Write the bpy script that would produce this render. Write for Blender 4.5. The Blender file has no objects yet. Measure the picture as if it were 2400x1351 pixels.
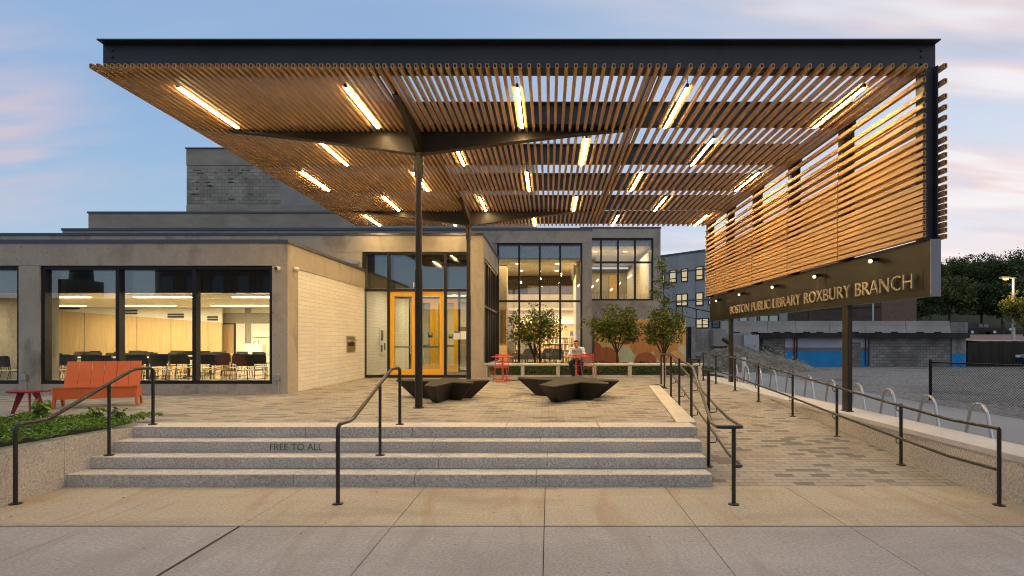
import bpy, bmesh, math, random
import numpy as np
from mathutils import Vector, Matrix, Euler
R = math.radians
random.seed(7)
scene = bpy.context.scene
COL = scene.collection

# ------------------------------------------------------------------ camera
cam_d = bpy.data.cameras.new("camera"); cam = bpy.data.objects.new("camera", cam_d)
COL.objects.link(cam); scene.camera = cam
cam.location = (0, 0, 1.87); cam.rotation_euler = (R(90), 0, 0)
cam_d.sensor_width = 36; cam_d.lens = 21.0
cam_d.shift_x = -86/2400; cam_d.shift_y = 121.5/2400
cam_d.clip_start = 0.05; cam_d.clip_end = 2000
# ------------------------------------------------------------------ view
scene.view_settings.view_transform = 'Standard'; scene.view_settings.look = 'None'
scene.cycles.filter_width = 1.05; scene.view_settings.exposure = 0.0; scene.view_settings.gamma = 1.0
# ------------------------------------------------------------------ sky
SUN_EL, SUN_ROT = 2.5, 62.0
world = bpy.data.worlds.new("World"); scene.world = world; world.use_nodes = True
wt = world.node_tree; wn = wt.nodes; wl = wt.links; wn.clear()
def N(t, nodes=None, **kw):
    n = nodes.new(t)
    for k, v in kw.items(): setattr(n, k, v)
    return n
def ramp(nodes, stops, interp='LINEAR'):
    n = nodes.new('ShaderNodeValToRGB'); cr = n.color_ramp; cr.interpolation = interp
    while len(cr.elements) > 1: cr.elements.remove(cr.elements[-1])
    cr.elements[0].position = stops[0][0]; c = stops[0][1]
    cr.elements[0].color = (*c, 1) if len(c) == 3 else c
    for p, c in stops[1:]:
        e = cr.elements.new(p); e.color = (*c, 1) if len(c) == 3 else c
    return n
out = N('ShaderNodeOutputWorld', wn); bg = N('ShaderNodeBackground', wn)
wl.new(bg.outputs[0], out.inputs[0])
tc = N('ShaderNodeTexCoord', wn); sep = N('ShaderNodeSeparateXYZ', wn)
wl.new(tc.outputs['Generated'], sep.inputs[0])
sky = N('ShaderNodeTexSky', wn, sky_type='NISHITA'); sky.sun_disc = False
sky.sun_elevation = R(SUN_EL); sky.sun_rotation = R(SUN_ROT); sky.air_density = 1.2; sky.dust_density = 1.5; sky.ozone_density = 3
nsc = N('ShaderNodeMixRGB', wn, blend_type='MULTIPLY'); nsc.inputs[0].default_value = 1
nsc.inputs[2].default_value = (0.10, 0.10, 0.10, 1); wl.new(sky.outputs[0], nsc.inputs[1])
# clear dusk air: paler towards the horizon, deeper above
g_l = ramp(wn, [(0.0, (.62, .68, .76)), (0.12, (.42, .575, .745)), (0.32, (.285, .46, .72)), (0.48, (.29, .44, .69)), (0.62, (.62, .61, .62)), (1, (.68, .66, .64))])
g_r = ramp(wn, [(0.0, (1.0, .74, .64)), (0.06, (1.0, .80, .74)), (0.16, (.80, .80, .88)), (0.32, (.60, .69, .84)), (0.48, (.50, .60, .76)), (0.62, (.62, .61, .62)), (1, (.68, .66, .64))])
wl.new(sep.outputs[2], g_l.inputs[0]); wl.new(sep.outputs[2], g_r.inputs[0])
mr = N('ShaderNodeMapRange', wn); mr.interpolation_type = 'SMOOTHSTEP'
mr.inputs[1].default_value = -0.30; mr.inputs[2].default_value = 0.62
wl.new(sep.outputs[0], mr.inputs[0])
mlr = N('ShaderNodeMixRGB', wn); wl.new(mr.outputs[0], mlr.inputs[0]); wl.new(g_l.outputs[0], mlr.inputs[1]); wl.new(g_r.outputs[0], mlr.inputs[2])
# long streaks of cloud, on a flat layer overhead
zz = N('ShaderNodeMath', wn, operation='MAXIMUM'); zz.inputs[1].default_value = 0.0; wl.new(sep.outputs[2], zz.inputs[0])
za = N('ShaderNodeMath', wn, operation='ADD'); za.inputs[1].default_value = 0.22; wl.new(zz.outputs[0], za.inputs[0])
dv = N('ShaderNodeVectorMath', wn, operation='DIVIDE'); cmb = N('ShaderNodeCombineXYZ', wn)
for i in range(3): wl.new(za.outputs[0], cmb.inputs[i])
wl.new(tc.outputs['Generated'], dv.inputs[0]); wl.new(cmb.outputs[0], dv.inputs[1])
mp = N('ShaderNodeMapping', wn); mp.inputs['Rotation'].default_value = (0, 0, R(-28)); mp.inputs['Scale'].default_value = (0.75, 3.0, 1.2)
wl.new(dv.outputs[0], mp.inputs[0])
nz = N('ShaderNodeTexNoise', wn); nz.inputs['Scale'].default_value = 1.15; nz.inputs['Detail'].default_value = 6; nz.inputs['Roughness'].default_value = 0.5; nz.inputs['Distortion'].default_value = 0.35
wl.new(mp.outputs[0], nz.inputs['Vector'])
cr = ramp(wn, [(0.44, (0, 0, 0)), (0.66, (1, 1, 1))]); wl.new(nz.outputs[0], cr.inputs[0])
# cloud amount: strong on the right, faint on the left
camt = N('ShaderNodeMapRange', wn); camt.inputs[1].default_value = -0.1; camt.inputs[2].default_value = 0.55; camt.inputs[3].default_value = 0.05; camt.inputs[4].default_value = 0.85
wl.new(sep.outputs[0], camt.inputs[0])
cm = N('ShaderNodeMath', wn, operation='MULTIPLY'); wl.new(cr.outputs[0], cm.inputs[0]); wl.new(camt.outputs[0], cm.inputs[1])
nz2 = N('ShaderNodeTexNoise', wn); nz2.inputs['Scale'].default_value = 2.3; nz2.inputs['Detail'].default_value = 3; wl.new(mp.outputs[0], nz2.inputs['Vector'])
ccol = ramp(wn, [(0.36, (.50, .50, .60)), (0.47, (.72, .64, .71)), (0.56, (.90, .72, .70)), (0.66, (.97, .90, .90))]); wl.new(nz2.outputs[0], ccol.inputs[0])
mc = N('ShaderNodeMixRGB', wn); wl.new(cm.outputs[0], mc.inputs[0]); wl.new(mlr.outputs[0], mc.inputs[1]); wl.new(ccol.outputs[0], mc.inputs[2])
# one soft pink patch low on the left
vp = N('ShaderNodeVectorMath', wn, operation='DISTANCE'); vp.inputs[1].default_value = (-.66, .70, .26)
sc1 = N('ShaderNodeVectorMath', wn, operation='MULTIPLY'); sc1.inputs[1].default_value = (1, 1, 1.0)
wl.new(tc.outputs['Generated'], vp.inputs[0])
pm = N('ShaderNodeMapRange', wn); pm.interpolation_type = 'SMOOTHSTEP'; pm.inputs[1].default_value = 0.17; pm.inputs[2].default_value = 0.0; pm.inputs[3].default_value = 0; pm.inputs[4].default_value = 1.0
wl.new(vp.outputs['Value'], pm.inputs[0])
mpk = N('ShaderNodeMixRGB', wn); mpk.inputs[2].default_value = (.72, .58, .64, 1); pmn = N('ShaderNodeMath', wn, operation='MULTIPLY'); pr_ = ramp(wn, [(.38, (0, 0, 0)), (.60, (.8, .8, .8))]); wl.new(nz2.outputs[0], pr_.inputs[0]); wl.new(pm.outputs[0], pmn.inputs[0]); wl.new(pr_.outputs[0], pmn.inputs[1]); wl.new(pmn.outputs[0], mpk.inputs[0]); wl.new(mc.outputs[0], mpk.inputs[1])
fin = N('ShaderNodeMixRGB', wn); fin.inputs[0].default_value = 0.88; wl.new(nsc.outputs[0], fin.inputs[1]); wl.new(mpk.outputs[0], fin.inputs[2])
wl.new(fin.outputs[0], bg.inputs[0]); bg.inputs[1].default_value = 1.12
# ------------------------------------------------------------------ low sun behind cloud
sd = bpy.data.lights.new("sun", 'SUN'); so = bpy.data.objects.new("sun", sd); COL.objects.link(so)
sd.energy = 0.10; sd.angle = R(20); sd.color = (1, .8, .66)
so.rotation_euler = (R(90-8), 0, R(180-SUN_ROT)); so.location = (30, 30, 40)

# ================================================================== helpers
OFF = {}
def mesh_obj(name, verts, faces, mats, parent=None, smooth=None, mi=None):
    me = bpy.data.meshes.new(name)
    off = OFF.get(parent.name, Vector((0, 0, 0))) if parent else Vector((0, 0, 0))
    me.from_pydata([(v[0]-off[0], v[1]-off[1], v[2]-off[2]) for v in verts], [], faces)
    if not isinstance(mats, (list, tuple)): mats = [mats]
    for m in mats: me.materials.append(m)
    if mi: me.polygons.foreach_set('material_index', mi)
    if smooth is True: me.polygons.foreach_set('use_smooth', [True]*len(faces))
    elif smooth: me.polygons.foreach_set('use_smooth', smooth)
    me.update()
    o = bpy.data.objects.new(name, me); COL.objects.link(o)
    if parent: o.parent = parent; OFF[o.name] = off
    return o
def tag(o, label=None, cat=None, group=None, kind=None):
    if label: o['label'] = label
    if cat: o['category'] = cat
    if group: o['group'] = group
    if kind: o['kind'] = kind
    return o
def thing(name, loc, label, cat, group=None, rz=0):
    o = bpy.data.objects.new(name, None); COL.objects.link(o); o.empty_display_size = .2
    o.location = loc; o.rotation_euler = (0, 0, rz)
    OFF[o.name] = Vector(loc)
    return tag(o, label, cat, group)
def local(name, label, cat, group=None):
    """a thing built round the origin, placed afterwards"""
    o = thing(name, (0, 0, 0), label, cat, group); return o
def dup(root, loc, rz=0, label=None):
    def cp(o, par):
        c = o.copy(); COL.objects.link(c)
        if par: c.parent = par
        for ch in o.children: cp(ch, c)
        return c
    r = cp(root, None); r.location = loc; r.rotation_euler = (0, 0, rz)
    if label: r['label'] = label
    return r
class MB:
    def __init__(s): s.v = []; s.f = []; s.s = []; s.m = []; s.cm = 0
    def add(s, vs, fs, smooth=False):
        b = len(s.v); s.v += [tuple(v) for v in vs]
        for f in fs: s.f.append(tuple(b+i for i in f)); s.s.append(smooth); s.m.append(s.cm)
        return s
    def box(s, x0, x1, y0, y1, z0, z1):
        if x0 > x1: x0, x1 = x1, x0
        if y0 > y1: y0, y1 = y1, y0
        if z0 > z1: z0, z1 = z1, z0
        vs = [(x, y, z) for z in (z0, z1) for y in (y0, y1) for x in (x0, x1)]
        return s.add(vs, [(0, 2, 3, 1), (4, 5, 7, 6), (0, 1, 5, 4), (1, 3, 7, 5), (3, 2, 6, 7), (2, 0, 4, 6)])
    def bbox(s, x0, x1, y0, y1, z0, z1, b=.01):
        """box with chamfered edges"""
        bm = bmesh.new(); bmesh.ops.create_cube(bm, size=1)
        bmesh.ops.scale(bm, vec=(x1-x0, y1-y0, z1-z0), verts=bm.verts)
        bmesh.ops.translate(bm, vec=((x0+x1)/2, (y0+y1)/2, (z0+z1)/2), verts=bm.verts)
        bmesh.ops.bevel(bm, geom=bm.edges[:], offset=b, segments=2, affect='EDGES', profile=.5)
        s.bm(bm); return s
    def bm(s, bm, smooth=False):
        bm.verts.ensure_lookup_table(); bm.verts.index_update()
        s.add([v.co[:] for v in bm.verts], [[v.index for v in f.verts] for f in bm.faces], smooth); bm.free(); return s
    def hull_quad(s, a, b):
        """two matching rings -> closed prism"""
        n = len(a); s.add(list(a)+list(b), [tuple(range(n))[::-1], tuple(range(n, 2*n))]+[(i, (i+1) % n, n+(i+1) % n, n+i) for i in range(n)])
        return s
    def prism(s, pts, y0, y1, axis='y'):
        if axis == 'y': a = [(p[0], y0, p[1]) for p in pts]; b = [(p[0], y1, p[1]) for p in pts]
        elif axis == 'x': a = [(y0, p[0], p[1]) for p in pts]; b = [(y1, p[0], p[1]) for p in pts]
        else: a = [(p[0], p[1], y0) for p in pts]; b = [(p[0], p[1], y1) for p in pts]
        return s.hull_quad(a, b)
    def tube(s, pts, r, n=10, caps=True, closed=False):
        pts = [Vector(p) for p in pts]; rs = r if isinstance(r, (list, tuple)) else [r]*len(pts)
        rings = []; up = None; k = len(pts)
        for i, p in enumerate(pts):
            if closed: d = (pts[(i+1) % k]-p).normalized()+(p-pts[i-1]).normalized()
            elif i == 0: d = pts[1]-p
            elif i == k-1: d = p-pts[i-1]
            else: d = (pts[i+1]-p).normalized()+(p-pts[i-1]).normalized()
            if d.length < 1e-8: d = Vector((0, 0, 1))
            d.normalize()
            if up is None:
                up = Vector((0, 0, 1)) if abs(d.z) < .9 else Vector((1, 0, 0))
            u = (up-d*up.dot(d)); u = u.normalized() if u.length > 1e-6 else d.orthogonal().normalized()
            w = d.cross(u); up = u
            f = 1.0
            if not closed and 0 < i < k-1:
                c = (pts[i+1]-p).normalized().dot((p-pts[i-1]).normalized()); f = 1/max(.5, math.sqrt((1+c)/2))
            rings.append([p+(u*math.cos(2*math.pi*j/n)+w*math.sin(2*math.pi*j/n))*rs[i] for j in range(n)])
        vs = [v for rg in rings for v in rg]; fs = []
        for i in range(k if closed else k-1):
            a = i*n; b = ((i+1) % k)*n
            for j in range(n): fs.append((a+j, a+(j+1) % n, b+(j+1) % n, b+j))
        s.add(vs, fs, True)
        if caps and not closed:
            s.add(rings[0], [tuple(range(n))[::-1]]); s.add(rings[-1], [tuple(range(n))])
        return s
    def cyl(s, x, y, z0, z1, r, n=16, r2=None):
        return s.tube([(x, y, z0), (x, y, z1)], [r, r if r2 is None else r2], n)
    def ball(s, c, r, n=10, sc=(1, 1, 1)):
        bm = bmesh.new(); bmesh.ops.create_uvsphere(bm, u_segments=n, v_segments=max(6, n*2//3), radius=r)
        bmesh.ops.scale(bm, vec=sc, verts=bm.verts); bmesh.ops.translate(bm, vec=c, verts=bm.verts); return s.bm(bm, True)
    def build(s, name, mat, parent=None):
        return mesh_obj(name, s.v, s.f, mat, parent, s.s, s.m if max(s.m or [0]) else None)
def bend(pts, r=.06, k=4):
    """round the corners of a polyline"""
    P = [Vector(p) for p in pts]; o = [P[0]]
    for i in range(1, len(P)-1):
        a, b, c = P[i-1], P[i], P[i+1]; d1 = (a-b); d2 = (c-b); rr = min(r, d1.length*.45, d2.length*.45)
        p0 = b+d1.normalized()*rr; p1 = b+d2.normalized()*rr
        for j in range(k+1):
            t = j/k; o.append(p0*(1-t)**2+b*2*t*(1-t)+p1*t*t)
    o.append(P[-1]); return o
F_, CX, CY, H_ = 1400., 1286., 797., 1.87
def wx(px, Y): return (px-CX)*Y/F_
def wz(py, Y): return H_-(py-CY)*Y/F_

# ================================================================== materials
def mat(name, base=(.5, .5, .5), rough=.6, metal=0, spec=.5):
    m = bpy.data.materials.new(name); m.use_nodes = True
    b = m.node_tree.nodes['Principled BSDF']; b.inputs['Base Color'].default_value = (*base, 1)
    b.inputs['Roughness'].default_value = rough; b.inputs['Metallic'].default_value = metal
    b.inputs['Specular IOR Level'].default_value = spec
    return m
def nodes(m): return m.node_tree.nodes, m.node_tree.links, m.node_tree.nodes['Principled BSDF']
def pos(n, l, scale=(1, 1, 1), rot=(0, 0, 0)):
    g = n.new('ShaderNodeNewGeometry'); mp_ = n.new('ShaderNodeMapping'); mp_.inputs['Scale'].default_value = scale; mp_.inputs['Rotation'].default_value = rot
    l.new(g.outputs['Position'], mp_.inputs[0]); return mp_.outputs[0]
def noise(n, l, vec, scale, detail=4, rough=.55, dist=0):
    t = n.new('ShaderNodeTexNoise'); t.inputs['Scale'].default_value = scale; t.inputs['Detail'].default_value = detail
    t.inputs['Roughness'].default_value = rough; t.inputs['Distortion'].default_value = dist; l.new(vec, t.inputs['Vector']); return t.outputs[0]
def mixc(n, l, f, a, b, mode='MIX'):
    x = n.new('ShaderNodeMixRGB'); x.blend_type = mode
    for i, v in enumerate((f, a, b)):
        if hasattr(v, 'links'): l.new(v, x.inputs[i])
        elif i == 0: x.inputs[0].default_value = v
        else: x.inputs[i].default_value = (*v, 1)
    return x.outputs[0]
def bump(n, l, b, h, strength=.3, dist=.01):
    x = n.new('ShaderNodeBump'); x.inputs['Strength'].default_value = strength; x.inputs['Distance'].default_value = dist
    l.new(h, x.inputs['Height']); l.new(x.outputs[0], b.inputs['Normal']); return x
def mottled(name, c1, c2, scale=1.5, rough=.8, fine=60, fine_amt=.25, bmp=.25, stretch=(1, 1, 1), pits=0, c3=None, spec=.35):
    m = mat(name, c1, rough, 0, spec); n, l, b = nodes(m)
    v = pos(n, l, stretch); v1 = pos(n, l)
    big = noise(n, l, v, scale, 6, .6, .3)
    r1 = ramp(n, [(.3, c1), (.7, c2)] if c3 is None else [(.28, c1), (.5, c2), (.72, c3)]); l.new(big, r1.inputs[0])
    fn = noise(n, l, v1, fine, 3, .7)
    r2 = ramp(n, [(.3, (1-fine_amt,)*3), (.7, (1+fine_amt*.6,)*3)]); l.new(fn, r2.inputs[0])
    c = mixc(n, l, 1, r1.outputs[0], r2.outputs[0], 'MULTIPLY')
    if pits:
        vo = n.new('ShaderNodeTexVoronoi'); vo.inputs['Scale'].default_value = pits; l.new(v1, vo.inputs['Vector'])
        r3 = ramp(n, [(.05, (.35, .35, .35)), (.13, (1, 1, 1))]); l.new(vo.outputs['Distance'], r3.inputs[0])
        c = mixc(n, l, .8, c, r3.outputs[0], 'MULTIPLY')
    l.new(c, b.inputs['Base Color'])
    if bmp: bump(n, l, b, fn, bmp, .004)
    return m
M = {}
M['concrete'] = mottled('cast_concrete', (.21, .19, .155), (.42, .38, .32), 1.2, .85, 42, .20, .4, (1, 1, .6), pits=6, c3=(.34, .31, .255))
M['concrete_far'] = mottled('weathered_concrete', (.26, .24, .20), (.37, .345, .29), .8, .9, 16, .24, .2, (1, 1, 2))
M['grey_wall'] = mottled('grey_painted_concrete', (.30, .30, .295), (.45, .45, .44), .35, .85, 8, .2, .1, (1, 1, .3))
M['coping'] = mat('metal_coping', (.10, .11, .13), .5, .6)
M['steel'] = mottled('dark_bronze_steel', (.020, .016, .012), (.030, .024, .018), 3, .42, 160, .25, .12, spec=.3)
M['beam'] = mottled('blue_black_steel', (.035, .036, .042), (.05, .05, .058), 2, .5, 140, .2, .15)
M['frame'] = mat('dark_window_frame', (.022, .022, .024), .4, .4)
M['rail'] = mottled('bronze_rail_paint', (.020, .017, .014), (.030, .025, .020), 5, .3, 120, .12, .05, spec=.42)
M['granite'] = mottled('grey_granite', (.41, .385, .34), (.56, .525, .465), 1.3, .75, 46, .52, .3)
M['granite_top'] = mottled('lit_top_granite', (.56, .52, .455), (.70, .65, .575), 1.6, .8, 48, .4, .3)  # brighter granite copy: light falling on the treads is put into its colour
M['granite_wall'] = mottled('speckled_granite', (.42, .395, .35), (.56, .52, .46), 1.0, .8, 46, .48, .3)
M['cap'] = mottled('pale_cap_stone', (.50, .47, .43), (.60, .57, .53), 1.2, .75, 110, .22, .15)
M['walk_tan'] = mottled('tan_stained_concrete', (.35, .30, .225), (.47, .415, .325), .75, .8, 34, .30, .25, (.45, 1.6, 1), c3=(.43, .39, .33))
M['walk_grey'] = mottled('broom_finished_concrete', (.33, .31, .31), (.42, .40, .40), .8, .8, 36, .30, .3, (.6, 1.4, 1))
M['side_walk'] = mottled('cool_concrete_walk', (.27, .27, .265), (.36, .36, .355), .35, .8, 30, .15, .15, (1, .4, 1))
M['joint'] = mat('joint_filler', (.035, .03, .027), .95)
M['asphalt'] = mottled('asphalt', (.04, .04, .042), (.07, .068, .066), .5, .9, 50, .3, .2)
M['red_paving'] = mottled('reddish_parking', (.16, .11, .10), (.22, .155, .14), .4, .9, 30, .2, .1)
M['gravel'] = mottled('crushed_gravel', (.10, .10, .098), (.26, .25, .24), .3, .95, 7, .75, .8, (1, 1, 1), c3=(.17, .165, .16))
M['rubble'] = mottled('rubble', (.11, .10, .085), (.27, .25, .21), .9, .95, 7, .55, .8)
M['soil'] = mottled('bed_soil', (.03, .025, .018), (.06, .05, .03), 3, .95, 30, .3, .4)
M['hill'] = mottled('hill_undergrowth', (.015, .022, .010), (.035, .045, .02), .3, .95, 3, .4, .2)
M['asphalt_street'] = M['asphalt']

def wood(name, c1, c2, axis, rough=.45):
    m = mat(name, c1, rough, 0, .4); n, l, b = nodes(m)
    sc = [6, 6, 6]; sc[axis] = .5
    v = pos(n, l, tuple(sc)); g = noise(n, l, v, 1.6, 5, .6, .2)
    r1 = ramp(n, [(.25, c1), (.75, c2)]); l.new(g, r1.inputs[0])
    sc2 = [60, 60, 60]; sc2[axis] = 1.5; v2 = pos(n, l, tuple(sc2)); f = noise(n, l, v2, 1, 3, .6)
    r2 = ramp(n, [(.3, (.82,)*3), (.7, (1.1,)*3)]); l.new(f, r2.inputs[0])
    l.new(mixc(n, l, 1, r1.outputs[0], r2.outputs[0], 'MULTIPLY'), b.inputs['Base Color']); bump(n, l, b, f, .08, .002)
    return m
M['slat'] = wood('orange_timber_slat', (.47, .26, .10), (.64, .375, .155), 1)
M['slat_in'] = mat('slat_core', (.05, .03, .02), .8)
M['ply'] = wood('pale_wood_panel', (.52, .36, .17), (.62, .44, .22), 2, .5)
M['ply_dark'] = wood('wood_lattice', (.42, .27, .12), (.52, .34, .16), 2, .5)

def stained(name, base, streak, amt):
    m = base; n, l, b = nodes(m); src = b.inputs['Base Color'].links[0].from_socket
    v = pos(n, l, (2.6, .42, 1), (0, 0, R(9))); s_ = noise(n, l, v, 1.1, 7, .62, .9); r1 = ramp(n, [(.50, (0,)*3), (.66, (amt,)*3)]); l.new(s_, r1.inputs[0])
    c = mixc(n, l, r1.outputs[0], src, streak)
    v2 = pos(n, l); g_ = n.new('ShaderNodeTexVoronoi'); g_.inputs['Scale'].default_value = 2.3; l.new(v2, g_.inputs['Vector']); r2 = ramp(n, [(.035, (.62,)*3), (.05, (1,)*3)]); l.new(g_.outputs['Distance'], r2.inputs[0])
    w_ = noise(n, l, v2, 3.2, 9, .75, 1.5); r3 = ramp(n, [(.492, (1,)*3), (.5, (.80,)*3), (.508, (1,)*3)]); l.new(w_, r3.inputs[0])
    c = mixc(n, l, 1, c, r2.outputs[0], 'MULTIPLY'); c = mixc(n, l, .35, c, r3.outputs[0], 'MULTIPLY'); l.new(c, b.inputs['Base Color'])
stained('a', M['walk_tan'], (.33, .20, .10), .42); stained('b', M['walk_grey'], (.27, .25, .235), .55)
def bricks(name, c1, c2, mortar, w, h, ms, plane, rough=.7, bias=0, bmp=.4, contrast_noise=.15, off=.5, dark=None):
    m = mat(name, c1, rough, 0, .35); n, l, b = nodes(m)
    g = n.new('ShaderNodeNewGeometry'); sp = n.new('ShaderNodeSeparateXYZ'); cb = n.new('ShaderNodeCombineXYZ')
    l.new(g.outputs['Position'], sp.inputs[0])
    ia, ib = {'xy': (0, 1), 'xz': (0, 2), 'yz': (1, 2)}[plane]
    l.new(sp.outputs[ia], cb.inputs[0]); l.new(sp.outputs[ib], cb.inputs[1])
    t = n.new('ShaderNodeTexBrick'); t.inputs['Scale'].default_value = 1; t.offset = off
    t.inputs['Brick Width'].default_value = w; t.inputs['Row Height'].default_value = h; t.inputs['Mortar Size'].default_value = ms
    t.inputs['Mortar Smooth'].default_value = .1; t.inputs['Bias'].default_value = 0
    t.inputs['Color1'].default_value = (0, 0, 0, 1); t.inputs['Color2'].default_value = (1, 1, 1, 1); t.inputs['Mortar'].default_value = (0, 0, 0, 1)
    l.new(cb.outputs[0], t.inputs['Vector'])
    stops = [(0, c1), (1, c2)] if dark is None else [(0, c1), (.60, c2), (.82, c2), (.87, dark), (1, dark)]
    rr = ramp(n, stops); l.new(t.outputs['Color'], rr.inputs[0])
    col = mixc(n, l, t.outputs['Fac'], rr.outputs[0], mortar)
    v = pos(n, l); big = noise(n, l, v, .9, 5, .6); fn = noise(n, l, v, 70, 3, .7)
    r2 = ramp(n, [(.3, (1-contrast_noise,)*3), (.7, (1+contrast_noise*.6,)*3)]); l.new(big, r2.inputs[0])
    r3 = ramp(n, [(.3, (.84,)*3), (.7, (1.1,)*3)]); l.new(fn, r3.inputs[0])
    col = mixc(n, l, 1, col, r2.outputs[0], 'MULTIPLY'); col = mixc(n, l, 1, col, r3.outputs[0], 'MULTIPLY')
    l.new(col, b.inputs['Base Color'])
    iv = n.new('ShaderNodeMath'); iv.operation = 'SUBTRACT'; iv.inputs[0].default_value = 1; l.new(t.outputs['Fac'], iv.inputs[1])
    bump(n, l, b, iv.outputs[0], bmp, .006)
    return m
M['paver'] = bricks('concrete_pavers', (.305, .28, .245), (.385, .355, .31), (.11, .10, .085), .245, .118, .004, 'xy', .8, dark=(.185, .175, .16), bmp=.35)
M['white_brick'] = bricks('white_painted_block', (.74, .72, .67), (.80, .78, .72), (.58, .54, .46), .60, .105, .005, 'yz', .6, bmp=.5, contrast_noise=.06)
M['block'] = bricks('grey_block', (.27, .255, .22), (.36, .34, .30), (.17, .16, .135), .42, .21, .012, 'xz', .9, contrast_noise=.3)
M['cmu'] = bricks('old_blockwork', (.17, .165, .155), (.26, .25, .235), (.09, .09, .085), .42, .2, .012, 'xz', .9, contrast_noise=.35)
M['brown_brick'] = bricks('brown_brick', (.085, .06, .045), (.12, .085, .065), (.07, .055, .045), .24, .085, .006, 'xz', .85)

def glass(name, refl=.07, tint=(.95, .965, .935)):
    m = bpy.data.materials.new(name); m.use_nodes = True; n = m.node_tree.nodes; l = m.node_tree.links; n.clear()
    o = n.new('ShaderNodeOutputMaterial'); tr = n.new('ShaderNodeBsdfTransparent'); gl = n.new('ShaderNodeBsdfGlossy'); mx = n.new('ShaderNodeMixShader')
    tr.inputs[0].default_value = (*tint, 1); gl.inputs['Roughness'].default_value = .005; gl.inputs['Color'].default_value = (.95, .97, 1, 1)
    fr = n.new('ShaderNodeFresnel'); ge = n.new('ShaderNodeNewGeometry'); io = n.new('ShaderNodeMapRange'); io.inputs[3].default_value = 1.5; io.inputs[4].default_value = 1/1.5
    l.new(ge.outputs['Backfacing'], io.inputs[0]); l.new(io.outputs[0], fr.inputs[0])
    ad = n.new('ShaderNodeMath'); ad.operation = 'ADD'; ad.inputs[1].default_value = refl; ad.use_clamp = True
    l.new(fr.outputs[0], ad.inputs[0]); l.new(ad.outputs[0], mx.inputs[0]); l.new(tr.outputs[0], mx.inputs[1]); l.new(gl.outputs[0], mx.inputs[2]); l.new(mx.outputs[0], o.inputs[0])
    return m
M['glass'] = glass('window_glass', .055)
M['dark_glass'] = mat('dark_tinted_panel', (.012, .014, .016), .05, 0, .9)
def emit(name, col, s):
    m = bpy.data.materials.new(name); m.use_nodes = True; n = m.node_tree.nodes; l = m.node_tree.links; n.clear()
    o = n.new('ShaderNodeOutputMaterial'); e = n.new('ShaderNodeEmission'); e.inputs[0].default_value = (*col, 1); e.inputs[1].default_value = s
    l.new(e.outputs[0], o.inputs[0]); return m
M['tube'] = emit('warm_led_tube', (1, .68, .30), 165)
M['room_led'] = emit('room_led', (1, .86, .60), 6)
M['spot'] = emit('spot_lens', (1, .80, .42), 2.2)
M['sodium'] = emit('sodium_lamp', (1, .42, .06), 7)
M['window_lit'] = emit('lit_room', (1, .80, .46), .62)
M['orange'] = mottled('orange_plastic_lumber', (.56, .12, .03), (.63, .145, .038), 3, .5, 120, .1, .05)
M['crimson'] = mottled('crimson_plastic_lumber', (.20, .014, .025), (.26, .02, .032), 3, .5, 120, .1, .05)
M['red'] = mat('red_powder_coat', (.62, .06, .04), .4)
M['star'] = mottled('dark_bronze_resin', (.022, .017, .012), (.036, .028, .019), 4, .62, 220, .35, .4, spec=.2)
M['yellow'] = mat('yellow_door_paint', (.88, .47, .02), .38)
M['chrome'] = mat('stainless', (.55, .55, .54), .28, 1)
M['galv'] = mat('galvanised', (.5, .5, .49), .4, .9)
M['white'] = mat('white_paint', (.72, .71, .68), .5)
M['plaster'] = mottled('white_plaster', (.70, .66, .58), (.76, .72, .64), .6, .8, 30, .04, 0)
M['olive'] = mottled('dim_board_marked_concrete', (.10, .085, .045), (.16, .14, .08), .7, .9, 16, .24, .2, (3, 3, .5))
M['ceiling'] = mottled('pale_ceiling', (.62, .60, .52), (.68, .66, .58), .5, .8, 30, .05, 0)
M['floor'] = mottled('polished_floor', (.34, .29, .20), (.42, .36, .26), .6, .18, 40, .08, 0)
M['black'] = mat('black_plastic', (.012, .012, .014), .45)
M['blackm'] = mat('black_metal', (.02, .02, .02), .4, .6)
M['seat_pad'] = mat('pale_seat_pad', (.34, .34, .30), .6)
M['grey_fab'] = mottled('grey_felt', (.13, .14, .12), (.18, .19, .16), 6, .95, 80, .2, .2)
M['mural_wood'] = mat('x')
M['blue_paint'] = mottled('blue_wall_paint', (.015, .22, .50), (.03, .30, .62), .8, .8, 12, .2, .2)
M['white_wall'] = mottled('dirty_white_paint', (.34, .36, .42), (.48, .50, .56), .7, .85, 10, .2, .1)
M['greyblue'] = mottled('faded_grey_paint', (.12, .15, .19), (.17, .20, .25), .7, .85, 10, .2, .1)
M['old_conc'] = mottled('stained_concrete', (.12, .12, .115), (.36, .35, .33), .8, .9, 6, .3, .5, (1, 1, .25))
M['barrier'] = mottled('barrier_concrete', (.25, .25, .24), (.36, .36, .345), .5, .85, 12, .15, .2)
M['black_conc'] = mottled('tarred_slab_edge', (.012, .012, .012), (.04, .04, .04), .8, .8, 8, .4, .4)
M['dark_fence'] = mottled('dark_weathered_boards', (.018, .018, .016), (.045, .043, .036), 1.5, .85, 20, .4, .2, (4, 4, .3))
M['bark'] = mottled('bark', (.05, .045, .035), (.11, .10, .085), 8, .9, 60, .3, .5, (1, 1, .2))
M['bark_dark'] = mottled('dark_bark', (.05, .042, .03), (.09, .08, .06), 8, .9, 60, .3, .4, (1, 1, .2))
M['letters'] = mat('brushed_letters', (.50, .40, .27), .42, .5)
M['sign'] = mottled('bronze_sign_panel', (.011, .008, .0035), (.018, .013, .006), 1.4, .36, 130, .25, .15, spec=.45)
M['sign_end'] = mat('sign_end_plate', (.22, .23, .26), .55, .3)
M['engrave'] = mat('engraved_shadowed_letter', (.085, .085, .085), .9)
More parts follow.
